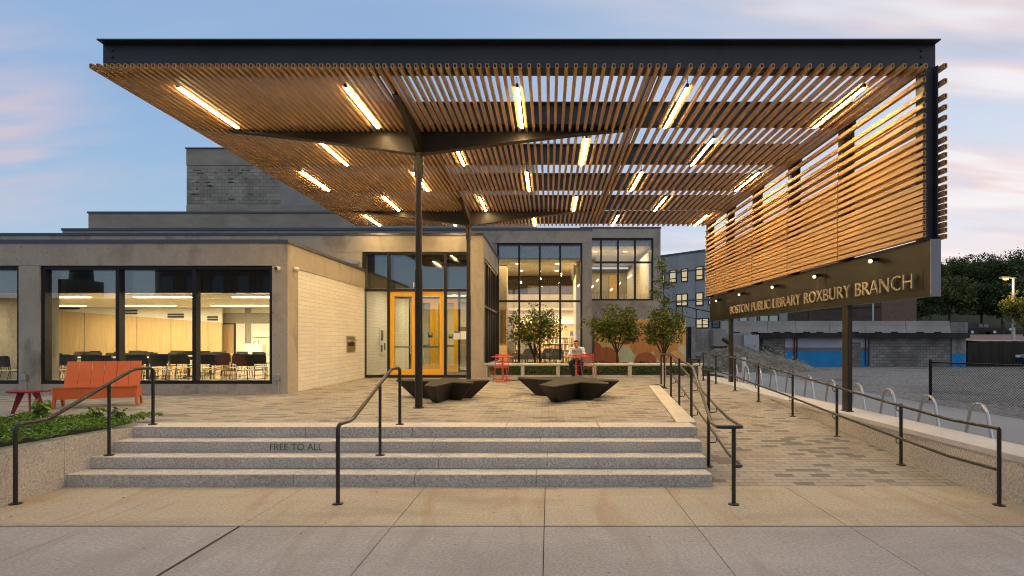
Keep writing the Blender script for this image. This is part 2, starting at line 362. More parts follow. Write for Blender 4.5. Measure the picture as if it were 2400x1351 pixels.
M['chalk'] = mat('white_vinyl', (.78, .78, .74), .5)

def leafmat(name, cols, trans=.35):
    m = mat(name, cols[0], .55, 0, .3); n, l, b = nodes(m)
    oi = n.new('ShaderNodeNewGeometry'); r1 = ramp(n, [(i/(len(cols)-1), c) for i, c in enumerate(cols)]); l.new(oi.outputs['Random Per Island'], r1.inputs[0])
    l.new(r1.outputs[0], b.inputs['Base Color'])
    t = n.new('ShaderNodeBsdfTranslucent'); l.new(r1.outputs[0], t.inputs[0]); mx = n.new('ShaderNodeMixShader'); mx.inputs[0].default_value = trans
    l.new(b.outputs[0], mx.inputs[1]); l.new(t.outputs[0], mx.inputs[2]); l.new(mx.outputs[0], n['Material Output'].inputs[0])
    return m
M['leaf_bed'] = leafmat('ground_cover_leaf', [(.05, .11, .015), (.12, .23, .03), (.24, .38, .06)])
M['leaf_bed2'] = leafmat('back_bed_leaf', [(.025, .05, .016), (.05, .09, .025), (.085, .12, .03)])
M['leaf_tree'] = leafmat('young_tree_leaf', [(.055, .085, .018), (.10, .15, .03), (.18, .22, .045), (.32, .28, .04)])
M['leaf_far'] = leafmat('hill_tree_leaf', [(.02, .042, .013), (.05, .085, .025), (.09, .13, .04)], .2)
M['leaf_far2'] = leafmat('olive_tree_leaf', [(.04, .052, .015), (.085, .105, .03), (.14, .15, .045)], .2)
M['leaf_yel'] = leafmat('yellow_green_leaf', [(.08, .11, .02), (.14, .17, .03), (.2, .2, .04)], .3)
M['skin'] = mat('skin', (.48, .24, .15), .5)
M['shirt'] = mottled('pale_blue_shirt', (.52, .56, .64), (.62, .65, .72), 12, .85, 60, .08, .2)
M['jeans'] = mottled('navy_trousers', (.015, .02, .035), (.03, .035, .055), 10, .85, 60, .15, .2)
M['hair'] = mat('dark_hair', (.015, .010, .008), .5)
M['car1'] = mat('black_car_paint', (.008, .009, .011), .35, .0, .3)
M['car2'] = mat('navy_car_paint', (.010, .016, .035), .18, .3, .8)
M['tyre'] = mat('tyre_rubber', (.015, .015, .015), .85)
M['glass_car'] = mat('car_glass', (.03, .04, .05), .05, 0, .9)

PL = .61
# ================================================================== ground
def sheet(name, pts, z, m):
    o = mesh_obj(name, [(x, y, z) for x, y in pts], [tuple(range(len(pts)))], m); return tag(o, kind='structure')
sheet('ground', [(-700, -700), (700, -700), (700, 700), (-700, 700)], -.05, M['asphalt'])
sheet('road', [(-90, -14), (90, -14), (90, 1.2), (-90, 1.2)], -.04, M['asphalt'])
# pavement in front: panels with real gaps over a dark bed
sheet('sidewalk_bed', [(-30, 1.2), (14, 1.2), (14, 7.9), (-30, 7.9)], -.03, M['joint'])
mb1, mb2 = MB(), MB()
xs = [-1.57+1.525*k for k in range(-18, 11)]
def slab(mb, x0, x1, y0, y1, gx=.004, gy=.004):
    mb.box(x0+gx, x1-gx, y0+gy, y1-gy, -.03, 0)
for a, b_ in zip(xs[:-1], xs[1:]):
    g = .004
    slab(mb1, a, b_, 5.99, 7.70, .004, .007); slab(mb2, a, b_, 1.3, 5.99, .004, .007)
tag(mb1.build('sidewalk', M['walk_tan']), kind='structure')
tag(mb2.build('front_sidewalk', M['walk_grey']), kind='structure')
sheet('expansion_joint', [(-3.108, 1.3), (-3.08, 1.3), (-3.08, 5.982), (-3.108, 5.982)], .003, M['joint']); sheet('expansion_joint', [(-28, 5.983), (12, 5.983), (12, 5.999), (-28, 5.999)], .003, M['joint'])
# side path to the right with bike hoops, gravel lot beyond
sheet('path', [(5.8, 1.2), (11.2, 1.2), (11.2, 20), (12.0, 30), (12.2, 46), (6.0, 46), (5.3, 24)], -.012, M['side_walk'])
sheet('gravel_lot', [(11.15, 1.2), (75, 1.2), (75, 42), (12.15, 42), (11.95, 30), (11.15, 20)], -.02, M['gravel'])
# plaza: pavers between the granite border and the buildings
def bx(Y): return 2.09+(Y-7.62)*.109          # right-hand edge of steps and plaza
sheet('plaza', [(-30, 9.12), (bx(9.12)-.31, 9.12), (bx(16.5)-.31, 16.5), (bx(17.0), 17.0), (bx(17.0), 15.4), (5.05, 15.4), (5.05, 22), (6.2, 30), (-2.0, 30), (-2.0, 20.6), (-30, 20.6)], PL, M['paver'])
# ramp
rp = [(bx(7.62)-.1, 7.62, 0), (5.30, 7.62, 0), (5.10, 15.4, PL), (bx(15.4)-.1, 15.4, PL)]
o = mesh_obj('ramp', [(x, y, z+.0) for x, y, z in rp]+[(x, y, -.06) for x, y, z in rp], [(0, 1, 2, 3), (0, 4, 5, 1), (3, 2, 6, 7), (0, 3, 7, 4), (1, 5, 6, 2)], M['paver']); tag(o, kind='structure')

# ------------------------------------------------------------------ steps
st = thing('granite_steps', (-2, 7.62, 0), 'broad flight of four grey granite steps up to the paved plaza', 'steps')
tread = .342
lefts = [-6.16, -6.12, -6.07, -6.02]
random.seed(3)
for i in range(4):
    y0 = 7.62+tread*i; z1 = .1525*(i+1); z0 = z1-.1525
    y1 = y0+tread+.06 if i < 3 else 9.118
    xr = bx(7.62)+(.0 if i == 0 else .02*i)
    cuts = [lefts[i]]; x = lefts[i]+[2.9, 3.3, 3.1, 2.5][i]
    while x < xr-.8: cuts.append(x); x += random.choice([1.45, 1.55, 1.5, 1.35])
    cuts.append(xr)
    mb = MB()
    for a, b_ in zip(cuts[:-1], cuts[1:]):
        mb.bbox(a+.002, b_-.002, y0, y1, z0-.02 if i == 0 else z0+.004, z1, .008)
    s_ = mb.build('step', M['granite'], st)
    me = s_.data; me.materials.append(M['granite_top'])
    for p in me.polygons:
        if p.normal.z > .9: p.material_index = 1  # upward faces take the copy with light in its colour
mb = MB(); mb.box(-6.1, 2.0, 7.7, 9.0, -.02, .12); mb.box(-6.0, 2.0, 8.1, 9.0, .13, .27); mb.build('core', M['granite'], st)
# granite border along the ramp side of the plaza
mb = MB()
ys = [9.122, 11.0, 12.9, 14.8, 16.5]
for a, b_ in zip(ys[:-1], ys[1:]):
    A = [(bx(a)-.30, a+.003, .0), (bx(a), a+.003, 0), (bx(b_), b_-.003, 0), (bx(b_)-.30, b_-.003, 0)]
    mb.hull_quad([(x, y, .0) for x, y, z in A], [(x, y, PL+.004) for x, y, z in A])
bd = mb.build('granite_kerb', M['granite_top']); tag(bd, 'long granite border between plaza pavers and the ramp', 'kerb')

def flat_text(name, s, loc, rot, size, ext, m, parent=None, width=None):
    cu = bpy.data.curves.new(name, 'FONT'); cu.body = s; cu.size = size; cu.extrude = ext; cu.resolution_u = 3; cu.space_word = 1.2; cu.offset = -.0035 if size > .3 else 0
    o = bpy.data.objects.new(name, cu); COL.objects.link(o); bpy.context.view_layer.update()
    w = o.dimensions.x
    me = bpy.data.meshes.new_from_object(o.evaluated_get(bpy.context.evaluated_depsgraph_get()))
    bpy.data.objects.remove(o); me.materials.clear(); me.materials.append(m)
    sx = (width/w) if width else 1
    Mx = Matrix.Translation(loc) @ Euler(rot).to_matrix().to_4x4() @ Matrix.Diagonal((sx, 1, 1, 1))
    if parent: Mx = Matrix.Translation(-OFF[parent.name]) @ Mx
    me.transform(Mx)
    # one mesh per word: islands are gathered along the line of writing
    bm = bmesh.new(); bm.from_mesh(me); d = (Euler(rot).to_matrix() @ Vector((1, 0, 0))); seen = set(); isl = []
    for f0 in bm.faces:
        if f0.index in seen: continue
        st_, grp = [f0], []; seen.add(f0.index)
        while st_:
            f1 = st_.pop(); grp.append(f1.index)
            for e in f1.edges:
                for f2 in e.link_faces:
                    if f2.index not in seen: seen.add(f2.index); st_.append(f2)
        xs_ = [v.co.dot(d) for i in grp for v in bm.faces[i].verts] if bm.faces.ensure_lookup_table() is None else []
        isl.append((min(xs_), max(xs_), grp))
    isl.sort(key=lambda q: q[0]); words = []; end = -1e9; gap = size*.20*sx
    for a, c, g in isl:
        if a-end > gap or not words: words.append([])
        words[-1] += g; end = max(end, c)
    for g in words:
        vs, ix, fs = [], {}, []
        for i in g:
            f1 = bm.faces[i]; fc = []
            for v in f1.verts:
                if v.index not in ix: ix[v.index] = len(vs); vs.append(v.co[:])
                fc.append(ix[v.index])
            fs.append(fc)
        m2 = bpy.data.meshes.new(name); m2.from_pydata(vs, [], fs); m2.materials.append(m); m2.update()
        o = bpy.data.objects.new(name, m2); COL.objects.link(o)
        if parent: o.parent = parent; OFF[o.name] = OFF[parent.name]
    bm.free(); print('WORDS', s, len(words))
flat_text('inscription', 'FREE TO ALL', (-3.885, 7.62+2*tread-.0005, .335), (R(90), 0, 0), .135, .0015, M['engrave'], st, .73)

# ------------------------------------------------------------------ walls either side
pw = MB()
def lx(Y): return -6.16-(7.62-Y)*.09 if Y < 7.62 else -6.16+(Y-7.62)*.14
for a, b_ in ((3.5, 5.6), (5.605, 7.6), (7.605, 8.66)):
    A = [(lx(a)-.26, a), (lx(a), a), (lx(b_), b_), (lx(b_)-.26, b_)]
    pw.hull_quad([(x, y, -.02) for x, y in A], [(x, y, .60) for x, y in A])
A = [(lx(8.665)-.30, 8.665), (lx(8.665)+.0, 8.665), (-6.03, 9.115), (-6.35, 9.115)]
pw.hull_quad([(x, y, -.02) for x, y in A], [(x, y, .606) for x, y in A])
tag(pw.build('planter_wall', M['granite_wall']), 'low speckled granite wall holding the leafy bed left of the steps', 'low wall')
sheet('planting_soil', [(-14, 3.4), (lx(3.5)-.25, 3.5), (lx(8.66)-.24, 8.66), (-6.45, 9.12), (-14, 9.12)], .56, M['soil'])
rw = thing('ramp_wall', (5.5, 7, 0), 'long speckled granite retaining wall with pale cap between the ramp and bike hoops', 'low wall')
def cinner(Y): return 5.27 if Y < 8 else 5.27-(Y-8)*.022
def ctop(Y): return .565 if Y < 14 else .565+(Y-14)*.012
a = MB(); c = MB(); ys = [3.2, 5.0, 6.9, 8.8, 10.7, 12.6, 14.5, 16.4, 18.3, 20.2]
for p, q in zip(ys[:-1], ys[1:]):
    A = [(cinner(p)+.02, p), (5.85, p), (5.85, q), (cinner(q)+.02, q)]
    a.hull_quad([(x, y, -.03) for x, y in A], [(x, y, (ctop(p) if y == p else ctop(q))-.072) for x, y in A])
    A = [(cinner(p), p+.002), (5.87 if p < 12 else 5.87-.03*(p-12), p+.002), (5.87 if q < 12 else 5.87-.03*(q-12), q-.002), (cinner(q), q-.002)]
    c.hull_quad([(x, y, (ctop(p) if y < (p+q)/2 else ctop(q))-.07) for x, y in A], [(x, y, ctop(p) if y < (p+q)/2 else ctop(q)) for x, y in A])
a.build('wall', M['granite_wall'], rw); c.build('cap', M['cap'], rw)

# ------------------------------------------------------------------ handrails
def flange(par, x, y, z):
    mb = MB(); mb.cyl(x, y, z+.001, z+.013, .062, 20); mb.cyl(x, y, z+.013, z+.02, .05, 20, .03); mb.build('base_plate', M['rail'], par)
def step_rail(dx, label):
    X0 = dx
    t = thing('stair_handrail', (X0, 6.8, 0), label, 'handrail', 'handrails on the front steps')
    sl = lambda Y: X0+(Y-6.8)*(.09)
    r_ = MB(); pts = [(sl(6.8), 6.8, .02), (sl(6.8), 6.8, .905), (sl(7.18), 7.18, .905), (sl(8.52), 8.52, 1.455), (sl(8.88), 8.88, 1.455), (sl(8.88), 8.88, PL+.015)]
    r_.tube(bend(pts, .085, 5), .0235, 12); r_.build('rail', M['rail'], t)
    p_ = MB(); p_.cyl(sl(8.09), 8.09, .305, 1.27, .021, 12); p_.build('post', M['rail'], t)
    flange(t, sl(6.8), 6.8, 0); flange(t, sl(8.09), 8.09, .305); flange(t, sl(8.88), 8.88, PL)
step_rail(-6.07, 'dark bronze handrail at the left end of the steps beside the leafy bed')
step_rail(-2.40, 'dark bronze handrail in the middle of the steps, right of the engraved words')
def rz_(Y): return 0 if Y < 7.62 else min(PL, (Y-7.62)*.0784)
t = thing('ramp_handrail', (2.3, 8, 0), 'looped double handrail with tall posts between the steps and the ramp', 'handrail')
r_ = MB(); up = [(2.93+.75, 18.3, 1.45), (2.22, 9.2, 1.45), (1.94, 7.12, .88), (1.92, 6.78, .88), (2.20, 6.78, .88), (2.27, 7.55, .88)]
ramp_up = [(bx(Y)+.20, Y, rz_(Y)+.86) for Y in (8.5, 12, 15.2, 16.6)]
r_.tube(bend(up+ramp_up+[(3.32, 17.6, 1.45)], .05, 4), .021, 10); r_.build('top_rail', M['rail'], t)
r_ = MB(); r_.tube(bend([(2.10, 6.80, .43), (2.20, 6.80, .43), (2.27, 7.55, .43)]+[(bx(Y)+.20, Y, rz_(Y)+.43) for Y in (8.5, 12, 15.2, 17.0)], .05, 4), .019, 10); r_.build('lower_rail', M['rail'], t)
p_ = MB(); p_.cyl(2.10, 6.78, .02, .88, .024, 12); flange(t, 2.10, 6.78, 0)
for Y, top in ((8.5, 1.40), (10.4, 1.50), (12.3, 1.49), (14.1, 1.48), (15.9, 1.47), (17.0, 1.45)):
    X = bx(Y)+.09; p = MB(); p.cyl(X, Y, rz_(Y), top, .023, 12); p.build('post', M['rail'], t); flange(t, X, Y, rz_(Y)-.004)
    for h in (.86, .43):
        br = MB(); z = rz_(Y)+h
        br.tube(bend([(X, Y, z-.09), (X+.11, Y, z-.09), (X+.11, Y, z-.01)], .03, 3), .007, 6); br.build('bracket', M['rail'], t)
p_.build('post', M['rail'], t)
t = thing('ramp_handrail', (5.0, 8, 0), 'double handrail along the granite wall on the right side of the ramp', 'handrail')
PR = [(5.09, 6.75), (5.06, 8.58), (4.96, 10.28), (4.88, 11.95), (4.76, 13.55), (4.72, 15.13), (4.77, 17.04), (4.79, 18.5)]
for h, nm in ((.865, 'top_rail'), (.40, 'lower_rail')):
    r_ = MB(); pts = [(x-(.0 if i in (0,) else .07), y, rz_(y)+h-(.02 if i > 4 else 0)) for i, (x, y) in enumerate(PR)]
    pts = [pts[0], (5.06, 7.55, h)]+pts[1:]
    r_.tube(bend(pts, .08, 3), .02, 10); r_.build(nm, M['rail'], t)
for i, (x, y) in enumerate(PR):
    p = MB(); p.cyl(x, y, rz_(y), rz_(y)+(.88 if i else .865), .023, 12); p.build('post', M['rail'], t); flange(t, x, y, rz_(y)-.003)
    if i:
        for h in (.865, .40):
            br = MB(); z = rz_(y)+h; br.tube(bend([(x, y, z-.09), (x-.07, y, z-.09), (x-.07, y, z-.01)], .03, 3), .007, 6); br.build('bracket', M['rail'], t)

# ================================================================== canopy
SL = ([180+x/2.815 for x in (92, 137, 185, 231, 274, 319, 366, 411, 456, 501, 548, 596, 642, 691, 736, 782, 828, 874, 922, 964, 1008, 1056, 1104, 1149, 1196, 1243, 1288, 1334, 1381, 1427, 1473, 1519, 1563, 1611, 1657, 1704, 1749, 1792, 1838, 1883, 1930, 1981, 2028, 2082, 2130, 2186, 2236)]
      + [900+x/2.815 for x in (259, 313, 364, 416, 468, 522, 574, 628, 679, 732, 786, 836, 897, 958, 1020, 1083, 1141, 1204, 1266, 1330, 1394, 1454, 1517, 1576, 1632, 1699, 1754, 1807, 1856, 1946, 2025, 2104, 2183)]
      + [1600+x/2.815 for x in (286, 364, 442, 523, 598, 680, 760, 840, 919, 996, 1074, 1150, 1230, 1307, 1386, 1465, 1541, 1605)])
Y0 = 8.44; BAYS = [Y0, 10.93, 13.25, 15.57, 17.90, 20.20]; ZB = 5.71; ZT = 5.775
SX = [wx(p, Y0) for p in SL]
cano = thing('entrance_canopy', (-.5, 11, PL), 'large dark steel canopy lined with orange timber slats above the plaza', 'canopy')
def hollow(mb, x0, x1, y0, y1, z0, z1, t=.010):
    """hollow timber tube running in y, with a sunken dark core"""
    mb.cm = 0
    for a in ((x0, x0+t, z0, z1), (x1-t, x1, z0, z1), (x0+t, x1-t, z0, z0+t), (x0+t, x1-t, z1-t, z1)):
        mb.box(a[0], a[1], y0, y1, a[2], a[3])
    mb.cm = 1; mb.box(x0+t, x1-t, y0+.05, y1-.002, z0+t, z1-t); mb.cm = 0
for k in range(5):
    ya = BAYS[k]+(.0 if k == 0 else .008); yb = BAYS[k+1]-.008
    for lo, hi in ((-99, -2.4), (-2.4, 1.56), (1.56, 99)):
        mb = MB()
        for i, x in enumerate(SX):
            if lo < x <= hi:
                if k == 0: hollow(mb, x-.024, x+.024, ya, yb, ZB, ZT)
                else: mb.box(x-.024, x+.024, ya, yb, ZB, ZT)
        mb.build('slat_panel', [M['slat'], M['slat_in']], cano)
# upright screen on the right: inner and outer layers of slats
SZ = [wz(80+y/2.815, Y0) for y in (297, 397, 469, 538, 609, 680, 732, 785, 835, 888, 943, 997, 1038, 1080, 1122, 1162, 1203, 1245, 1282, 1324)]
for k in range(5):
    ya = BAYS[k]+(.0 if k == 0 else .022); yb = BAYS[k+1]-.022
    mb = MB()
    for z in SZ:
        if k == 0: hollow(mb, 5.285, 5.333, ya, yb, z-.034, z+.031)
        else: mb.box(5.285, 5.333, ya, yb, z-.034, z+.031)
    mb.build('screen_panel', [M['slat'], M['slat_in']], cano)
    mb = MB()
    for z in [5.75]+[z-.02 for z in SZ]:
        if k == 0: hollow(mb, 5.585, 5.633, ya, yb, z-.034, z+.031)
        else: mb.box(5.585, 5.633, ya, yb, z-.034, z+.031)
    mb.build('screen_panel', [M['slat'], M['slat_in']], cano)
def ibeam_x(mb, x0, x1, y, z0, z1, hw=.11, t=.014):
    mb.box(x0, x1, y-hw, y+hw, z1-t*1.4, z1); mb.box(x0, x1, y-hw, y+hw, z0, z0+t*1.4); mb.box(x0, x1, y-t/2, y+t/2, z0+t*1.4, z1-t*1.4)
b = MB(); ibeam_x(b, -6.50, 5.64, 8.72, 5.782, 6.20, .135); b.build('front_beam', M['beam'], cano)
b = MB()
for x in (-6.37, 5.44):
    for z in (6.09, 6.0, 5.90):
        b.tube([(x, 8.712, z), (x, 8.695, z)], .022, 8)
b.build('bolt', M['beam'], cano)
for y in BAYS[1:]:
    b = MB(); ibeam_x(b, -6.42, 5.62, y if y < 20 else 20.05, 5.782, 6.19, .10)
    for i in range(60): b.box(-6.3+i*.2, -6.275+i*.2, y-.1, y-.075, 5.80, 5.84)
    b.build('cross_beam', M['beam'], cano)
for x in (-2.4, 1.56, 5.44):
    b = MB(); b.box(x-.05, x+.05, 8.86, 19.9, 5.784, 6.0); b.build('long_beam', M['beam'], cano)
# tapered girders on the two columns
def girder(Y):
    b = MB(); n = 16; xc = -2.4
    for x_end in (-6.15, 1.45):
        top = []; bot = []
        for i in range(n+1):
            u = i/n; x = xc+(x_end-xc)*u; d = .455*(1-u)**1.15+.012
            bot.append((x, 5.781-.02-d)); top.append((x, 5.781-.0))
        pts = bot+top[::-1]
        if x_end > xc: pass
        b.prism(pts, Y-.008, Y+.008)
        for i in range(n):
            (xa, za), (xb, zb) = bot[i], bot[i+1]
            b.hull_quad([(xa, Y-.085, za), (xa, Y+.085, za), (xa, Y+.085, za-.016), (xa, Y-.085, za-.016)], [(xb, Y-.085, zb), (xb, Y+.085, zb), (xb, Y+.085, zb-.016), (xb, Y-.085, zb-.016)])
    b.build('girder', M['steel'], cano)
    b = MB()
    for sgn, L in ((-1, 1.7), (1, 1.3)):
        bot = [(Y+sgn*L*i/10, 5.70-.40*(1-i/10)**1.3) for i in range(11)]
        b.prism(bot+[(Y+sgn*L, 5.781), (Y, 5.781)], xc-.05, xc+.05, 'x')
    b.build('cantilever_arm', M['steel'], cano)
    c = MB(); c.cyl(xc, Y, PL, wz(634, 11.0) if Y < 12 else 3.2, .070, 18); c.cyl(xc, Y, 3.1, 5.77, .060, 18); c.cyl(xc, Y, PL, PL+.014, .10, 18)
    for k in range(4):
        a_ = k*math.pi/2+.4; dx, dy = math.cos(a_)*.066, math.sin(a_)*.066
        c.box(xc+dx-.014, xc+dx+.014, Y+dy-.014, Y+dy+.014, 4.86, 5.32)
    c.build('column', M['steel'], cano)
girder(11.03); girder(17.9)
# uprights that carry the screen and sign
def hcol(y, z0, z1, nm, m=M['beam']):
    b = MB(); b.box(5.345, 5.362, y-.10, y+.10, z0, z1); b.box(5.528, 5.545, y-.10, y+.10, z0, z1); b.box(5.362, 5.528, y-.008, y+.008, z0, z1)
    b.build(nm, m, cano)
for y in (8.60, 13.25, 15.57, 20.08): hcol(y, 3.30, 5.778, 'screen_upright')
for y in (10.93, 17.90):
    hcol(y, 3.30, 5.778, 'screen_upright')
    b = MB(); b.box(5.42, 5.505, y-.1, y+.1, ctop(y), 2.488); b.box(5.40, 5.525, y-.12, y+.12, ctop(y)+.001, ctop(y)+.016); b.build('sign_post', M['steel'], cano)
for i, y in enumerate((9.55, 10.2, 11.6, 12.4)):
    pass
for k in range(5):
    b = MB(); y = BAYS[k+1]-.02; b.box(5.334, 5.344, y-.05, y+.05, 3.3, 5.7); b.build('screen_batten', M['steel'], cano)

# linear lights in the canopy
def strip_light(label):
    t = local('linear_light', label, 'light fixture', 'linear lights among the canopy slats')
    e = MB(); e.box(-.024, .024, -.86, .86, -.010, -.004); e.build('tube', M['tube'], t)
    h = MB(); h.box(-.021, .021, -.90, .90, -.003, .05)
    for y in (-.88, .62): h.tube(bend([(0, y, .05), (.0, y, .10), (.0, y-.05, .13)], .02, 3), .006, 6)
    h.build('housing', M['blackm'], t); return t
rowsL = [(9.93, (-5.62, -3.08, -.48, 2.10, 4.78)), (12.24, (-4.42, -1.85, .72, 3.13)), (14.5, (-5.65, -3.10, -.50, 2.11, 4.80)), (16.86, (-4.44, -1.86, .73, 3.14)), (19.2, (-5.67, -3.12, -.46, 2.13, 4.88))]
ordn = ['leftmost', 'second from left', 'third from left', 'fourth from left', 'fifth and rightmost']; ord4 = ['leftmost', 'second from left', 'third from left', 'rightmost']
rown = ['front row', 'second row', 'middle row', 'fourth row', 'rear row']
proto = None
for ri, (y, xs_) in enumerate(rowsL):
    for ci, x in enumerate(xs_):
        lab = 'thin glowing linear light, %s in the %s under the canopy' % ((ordn if len(xs_) == 5 else ord4)[ci], rown[ri])
        if proto is None: proto = strip_light(lab); proto.location = (x, y, ZB-.014); continue
        dup(proto, (x, y, ZB-.014), 0, lab)

# ------------------------------------------------------------------ sign
sg = thing('library_sign', (5.45, 8.44, 2.49), 'long dark bronze sign box reading BOSTON PUBLIC LIBRARY ROXBURY BRANCH', 'sign')
b = MB(); b.box(5.402, 5.528, 8.46, 20.0, 2.49, 3.29); b.build('panel', M['sign'], sg)
b = MB(); b.box(5.40, 5.54, 8.435, 8.458, 2.485, 3.295); b.build('end_plate', M['sign_end'], sg)
b = MB()
for y in (11.6, 14.2, 17.0): b.box(5.398, 5.4015, y-.003, y+.003, 2.50, 3.28)
b.build('seam', M['black'], sg)
b = MB()
for z in (2.575, 2.925): b.box(5.397, 5.4012, 8.62, 17.9, z-.003, z+.003)
b.box(5.397, 5.4012, 8.617, 8.623, 2.579, 2.921); b.build('border_line', M['black'], sg)
flat_text('word', 'BOSTON PUBLIC LIBRARY ROXBURY BRANCH', (5.355, 17.66, 2.625), (R(90), 0, R(-90)), .335, .012, M['letters'], sg, 8.84)
def spot(label):
    t = local('sign_spotlight', label, 'spotlight', 'spotlights above the sign letters')
    h = MB(); h.tube([(0, 0, 0), (-.10, 0, 0)], .02, 8); h.tube([(-.19, -.10, -.045), (-.15, -.06, -.03), (-.07, .02, .0)], [.044, .044, .032], 14); h.ball((-.03, .02, 0), .035, 10)
    h.ball((-.08, .05, -.03), .028, 8); h.build('head', M['blackm'], t)
    e = MB(); e.tube([(-.190, -.101, -.0455), (-.195, -.106, -.047)], [.034, .034], 14); e.build('lens', M['spot'], t)
    return t
SPY = []
for px in (1738, 1823, 1920, 2060, ): pass
spp = [(2045, 608), (1914, 645), (1815, 670), (1737, 688), (1683, 703)]
nm = ['nearest', 'second nearest', 'middle', 'second farthest', 'farthest']
proto = None
for i, (px, py) in enumerate(spp):
    Y = F_*5.30/(px-CX); z = wz(py, Y); lab = '%s of the five small black spotlights above the sign lettering' % nm[i]
    if proto is None: proto = spot(lab); proto.location = (5.40, Y, z)
    else: dup(proto, (5.40, Y, z), 0, lab)
    ld = bpy.data.lights.new('spot_glow', 'SPOT'); lo = bpy.data.objects.new('spot_glow', ld); COL.objects.link(lo)
    ld.energy = 10; ld.color = (1, .80, .45); ld.spot_size = R(110); ld.spot_blend = .8; ld.shadow_soft_size = .03
    lo.location = (5.19, Y+.06, z-.04); d = Vector((5.40, Y+.5, 2.6))-lo.location; lo.rotation_euler = d.to_track_quat('-Z', 'Y').to_euler()

# ================================================================== library building
lib = thing('library_building', (-4, 14, PL), 'low concrete library building with big lit windows and yellow entrance doors', 'building')
def B(nm, m, *boxes, par=None):
    b = MB()
    for q in boxes: b.box(*q)
    return b.build(nm, m, par or lib)
def glaze(x0, x1, z0, z1, y, vx, hz, fw=.06, d=.12, axis='y', nm='window', vx_skip=None, par=None, fm=None):
    b = MB(); D = d/2
    def bx_(a, b2, c, e, dd=D):
        if axis == 'y': b.box(a, b2, y-dd, y+dd, c, e)
        else: b.box(y-dd, y+dd, a, b2, c, e)
    bx_(x0, x0+fw, z0, z1); bx_(x1-fw, x1, z0, z1); bx_(x0+fw, x1-fw, z0, z0+fw); bx_(x0+fw, x1-fw, z1-fw, z1)
    for v in vx: bx_(v-fw/2, v+fw/2, z0+fw, z1-fw, D-.004)
    edges = [x0+fw]+[q for v in vx for q in (v-fw/2, v+fw/2)]+[x1-fw]
    for h in hz:
        for a, c in zip(edges[::2], edges[1::2]): bx_(a, c, h-fw/2, h+fw/2, D-.008)
    o = b.build(nm, fm or M['frame'], par or lib)
    g = MB()
    if axis == 'y': g.box(x0+fw*.6, x1-fw*.6, y-.004, y+.004, z0+fw*.6, z1-fw*.6)
    else: g.box(y-.004, y+.004, x0+fw*.6, x1-fw*.6, z0+fw*.6, z1-fw*.6)
    g.build('pane', M['glass'], o); return o
# --- left wing
Yw = 13.9
B('wall', M['concrete'], (-22, -6.08, 13.9, 14.4, 3.60, 4.12))
B('wall', M['concrete'], (-6.45, -6.08, 14.402, 19.79, 3.585, 4.12))
B('pillar', M['concrete'], (-6.44, -6.08, 13.905, 14.5, PL-.02, 3.597))
B('pillar', M['concrete'], (-12.34, -11.86, 13.905, 14.4, PL-.02, 3.597))
B('wall', M['concrete'], (-11.858, -6.442, 13.96, 14.35, PL-.02, .84), (-22, -12.342, 13.96, 14.35, PL-.02, .84))
B('plinth', M['concrete'], (-22, -6.06, 13.87, 13.955, PL-.02, .675))
B('side_wall', M['white_brick'], (-6.40, -6.10, 14.502, 19.79, PL-.02, 3.583))
B('coping', M['coping'], (-22, -6.05, 13.87, 14.43, 4.121, 4.20), (-6.47, -6.05, 14.432, 19.78, 4.121, 4.20))
B('roof', M['coping'], (-22, -6.46, 14.41, 19.78, 3.55, 3.9))
glaze(-11.86, -6.44, .84, 3.60, 14.06, [wx(274, 13.95), wx(454, 13.95)], [], .085, .20)
glaze(-16.5, -12.34, .84, 3.60, 14.06, [-14.2], [], .085, .20)
# dark soffit band behind the tops of the panes
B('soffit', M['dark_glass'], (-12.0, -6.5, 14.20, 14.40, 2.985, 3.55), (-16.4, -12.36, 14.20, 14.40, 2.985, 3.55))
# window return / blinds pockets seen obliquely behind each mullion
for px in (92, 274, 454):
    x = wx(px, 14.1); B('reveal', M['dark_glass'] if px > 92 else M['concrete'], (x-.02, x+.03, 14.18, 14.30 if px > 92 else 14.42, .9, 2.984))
B('interior_column', M['concrete'], (-12.60, -12.29, 14.8, 15.0, PL, 3.165))
# meeting room
B('floor', M['floor'], (-22, -6.42, 14.36, 24.6, PL-.1, PL+.005))
B('ceiling', M['ceiling'], (-22, -6.42, 14.41, 24.6, 3.17, 3.3))
Yb = 24.0
b = MB(); xl, xr2 = wx(40, Yb), wx(520, Yb)
def woodtop(x): return wz(728, Yb)+(x-wx(125, Yb))/(wx(520, Yb)-wx(125, Yb))*(wz(757, Yb)-wz(728, Yb))
b.prism([(xl, PL), (xr2, PL), (xr2, woodtop(xr2)), (xl, woodtop(xl))], Yb-.03, Yb+.05); b.build('wood_wall', M['ply'], lib)
B('interior_wall', M['plaster'], (xl, xr2-.02, Yb+.0, Yb+.1, 2.4, 3.168))
b = MB()
for px, (dy) in ((197, 0), (320, 0), (400, 0), (487, 0)):
    x = wx(px, Yb-.05); b.box(x-.006, x+.006, Yb-.036, Yb-.029, PL, woodtop(x)-.02)
b.build('panel_joint', M['black'], lib)
b = MB()
for p0, p1, yy in ((135, 187, (723.5,)), (290, 322, (728.5, 735)), (394, 431, (737.5, 743)), (487, 511, (743.5, 749.5))):
    for q in yy: z = wz(q, Yb-.04); b.box(wx(p0, Yb), wx(p1, Yb), Yb-.045, Yb-.002, z-.035, z+.035)
b.build('vent_slot', M['black'], lib)
B('interior_wall', M['concrete_far'], (xr2-3.0, -6.42, Yb+.5, Yb+.62, PL, 3.168))
Yq = Yb+.46
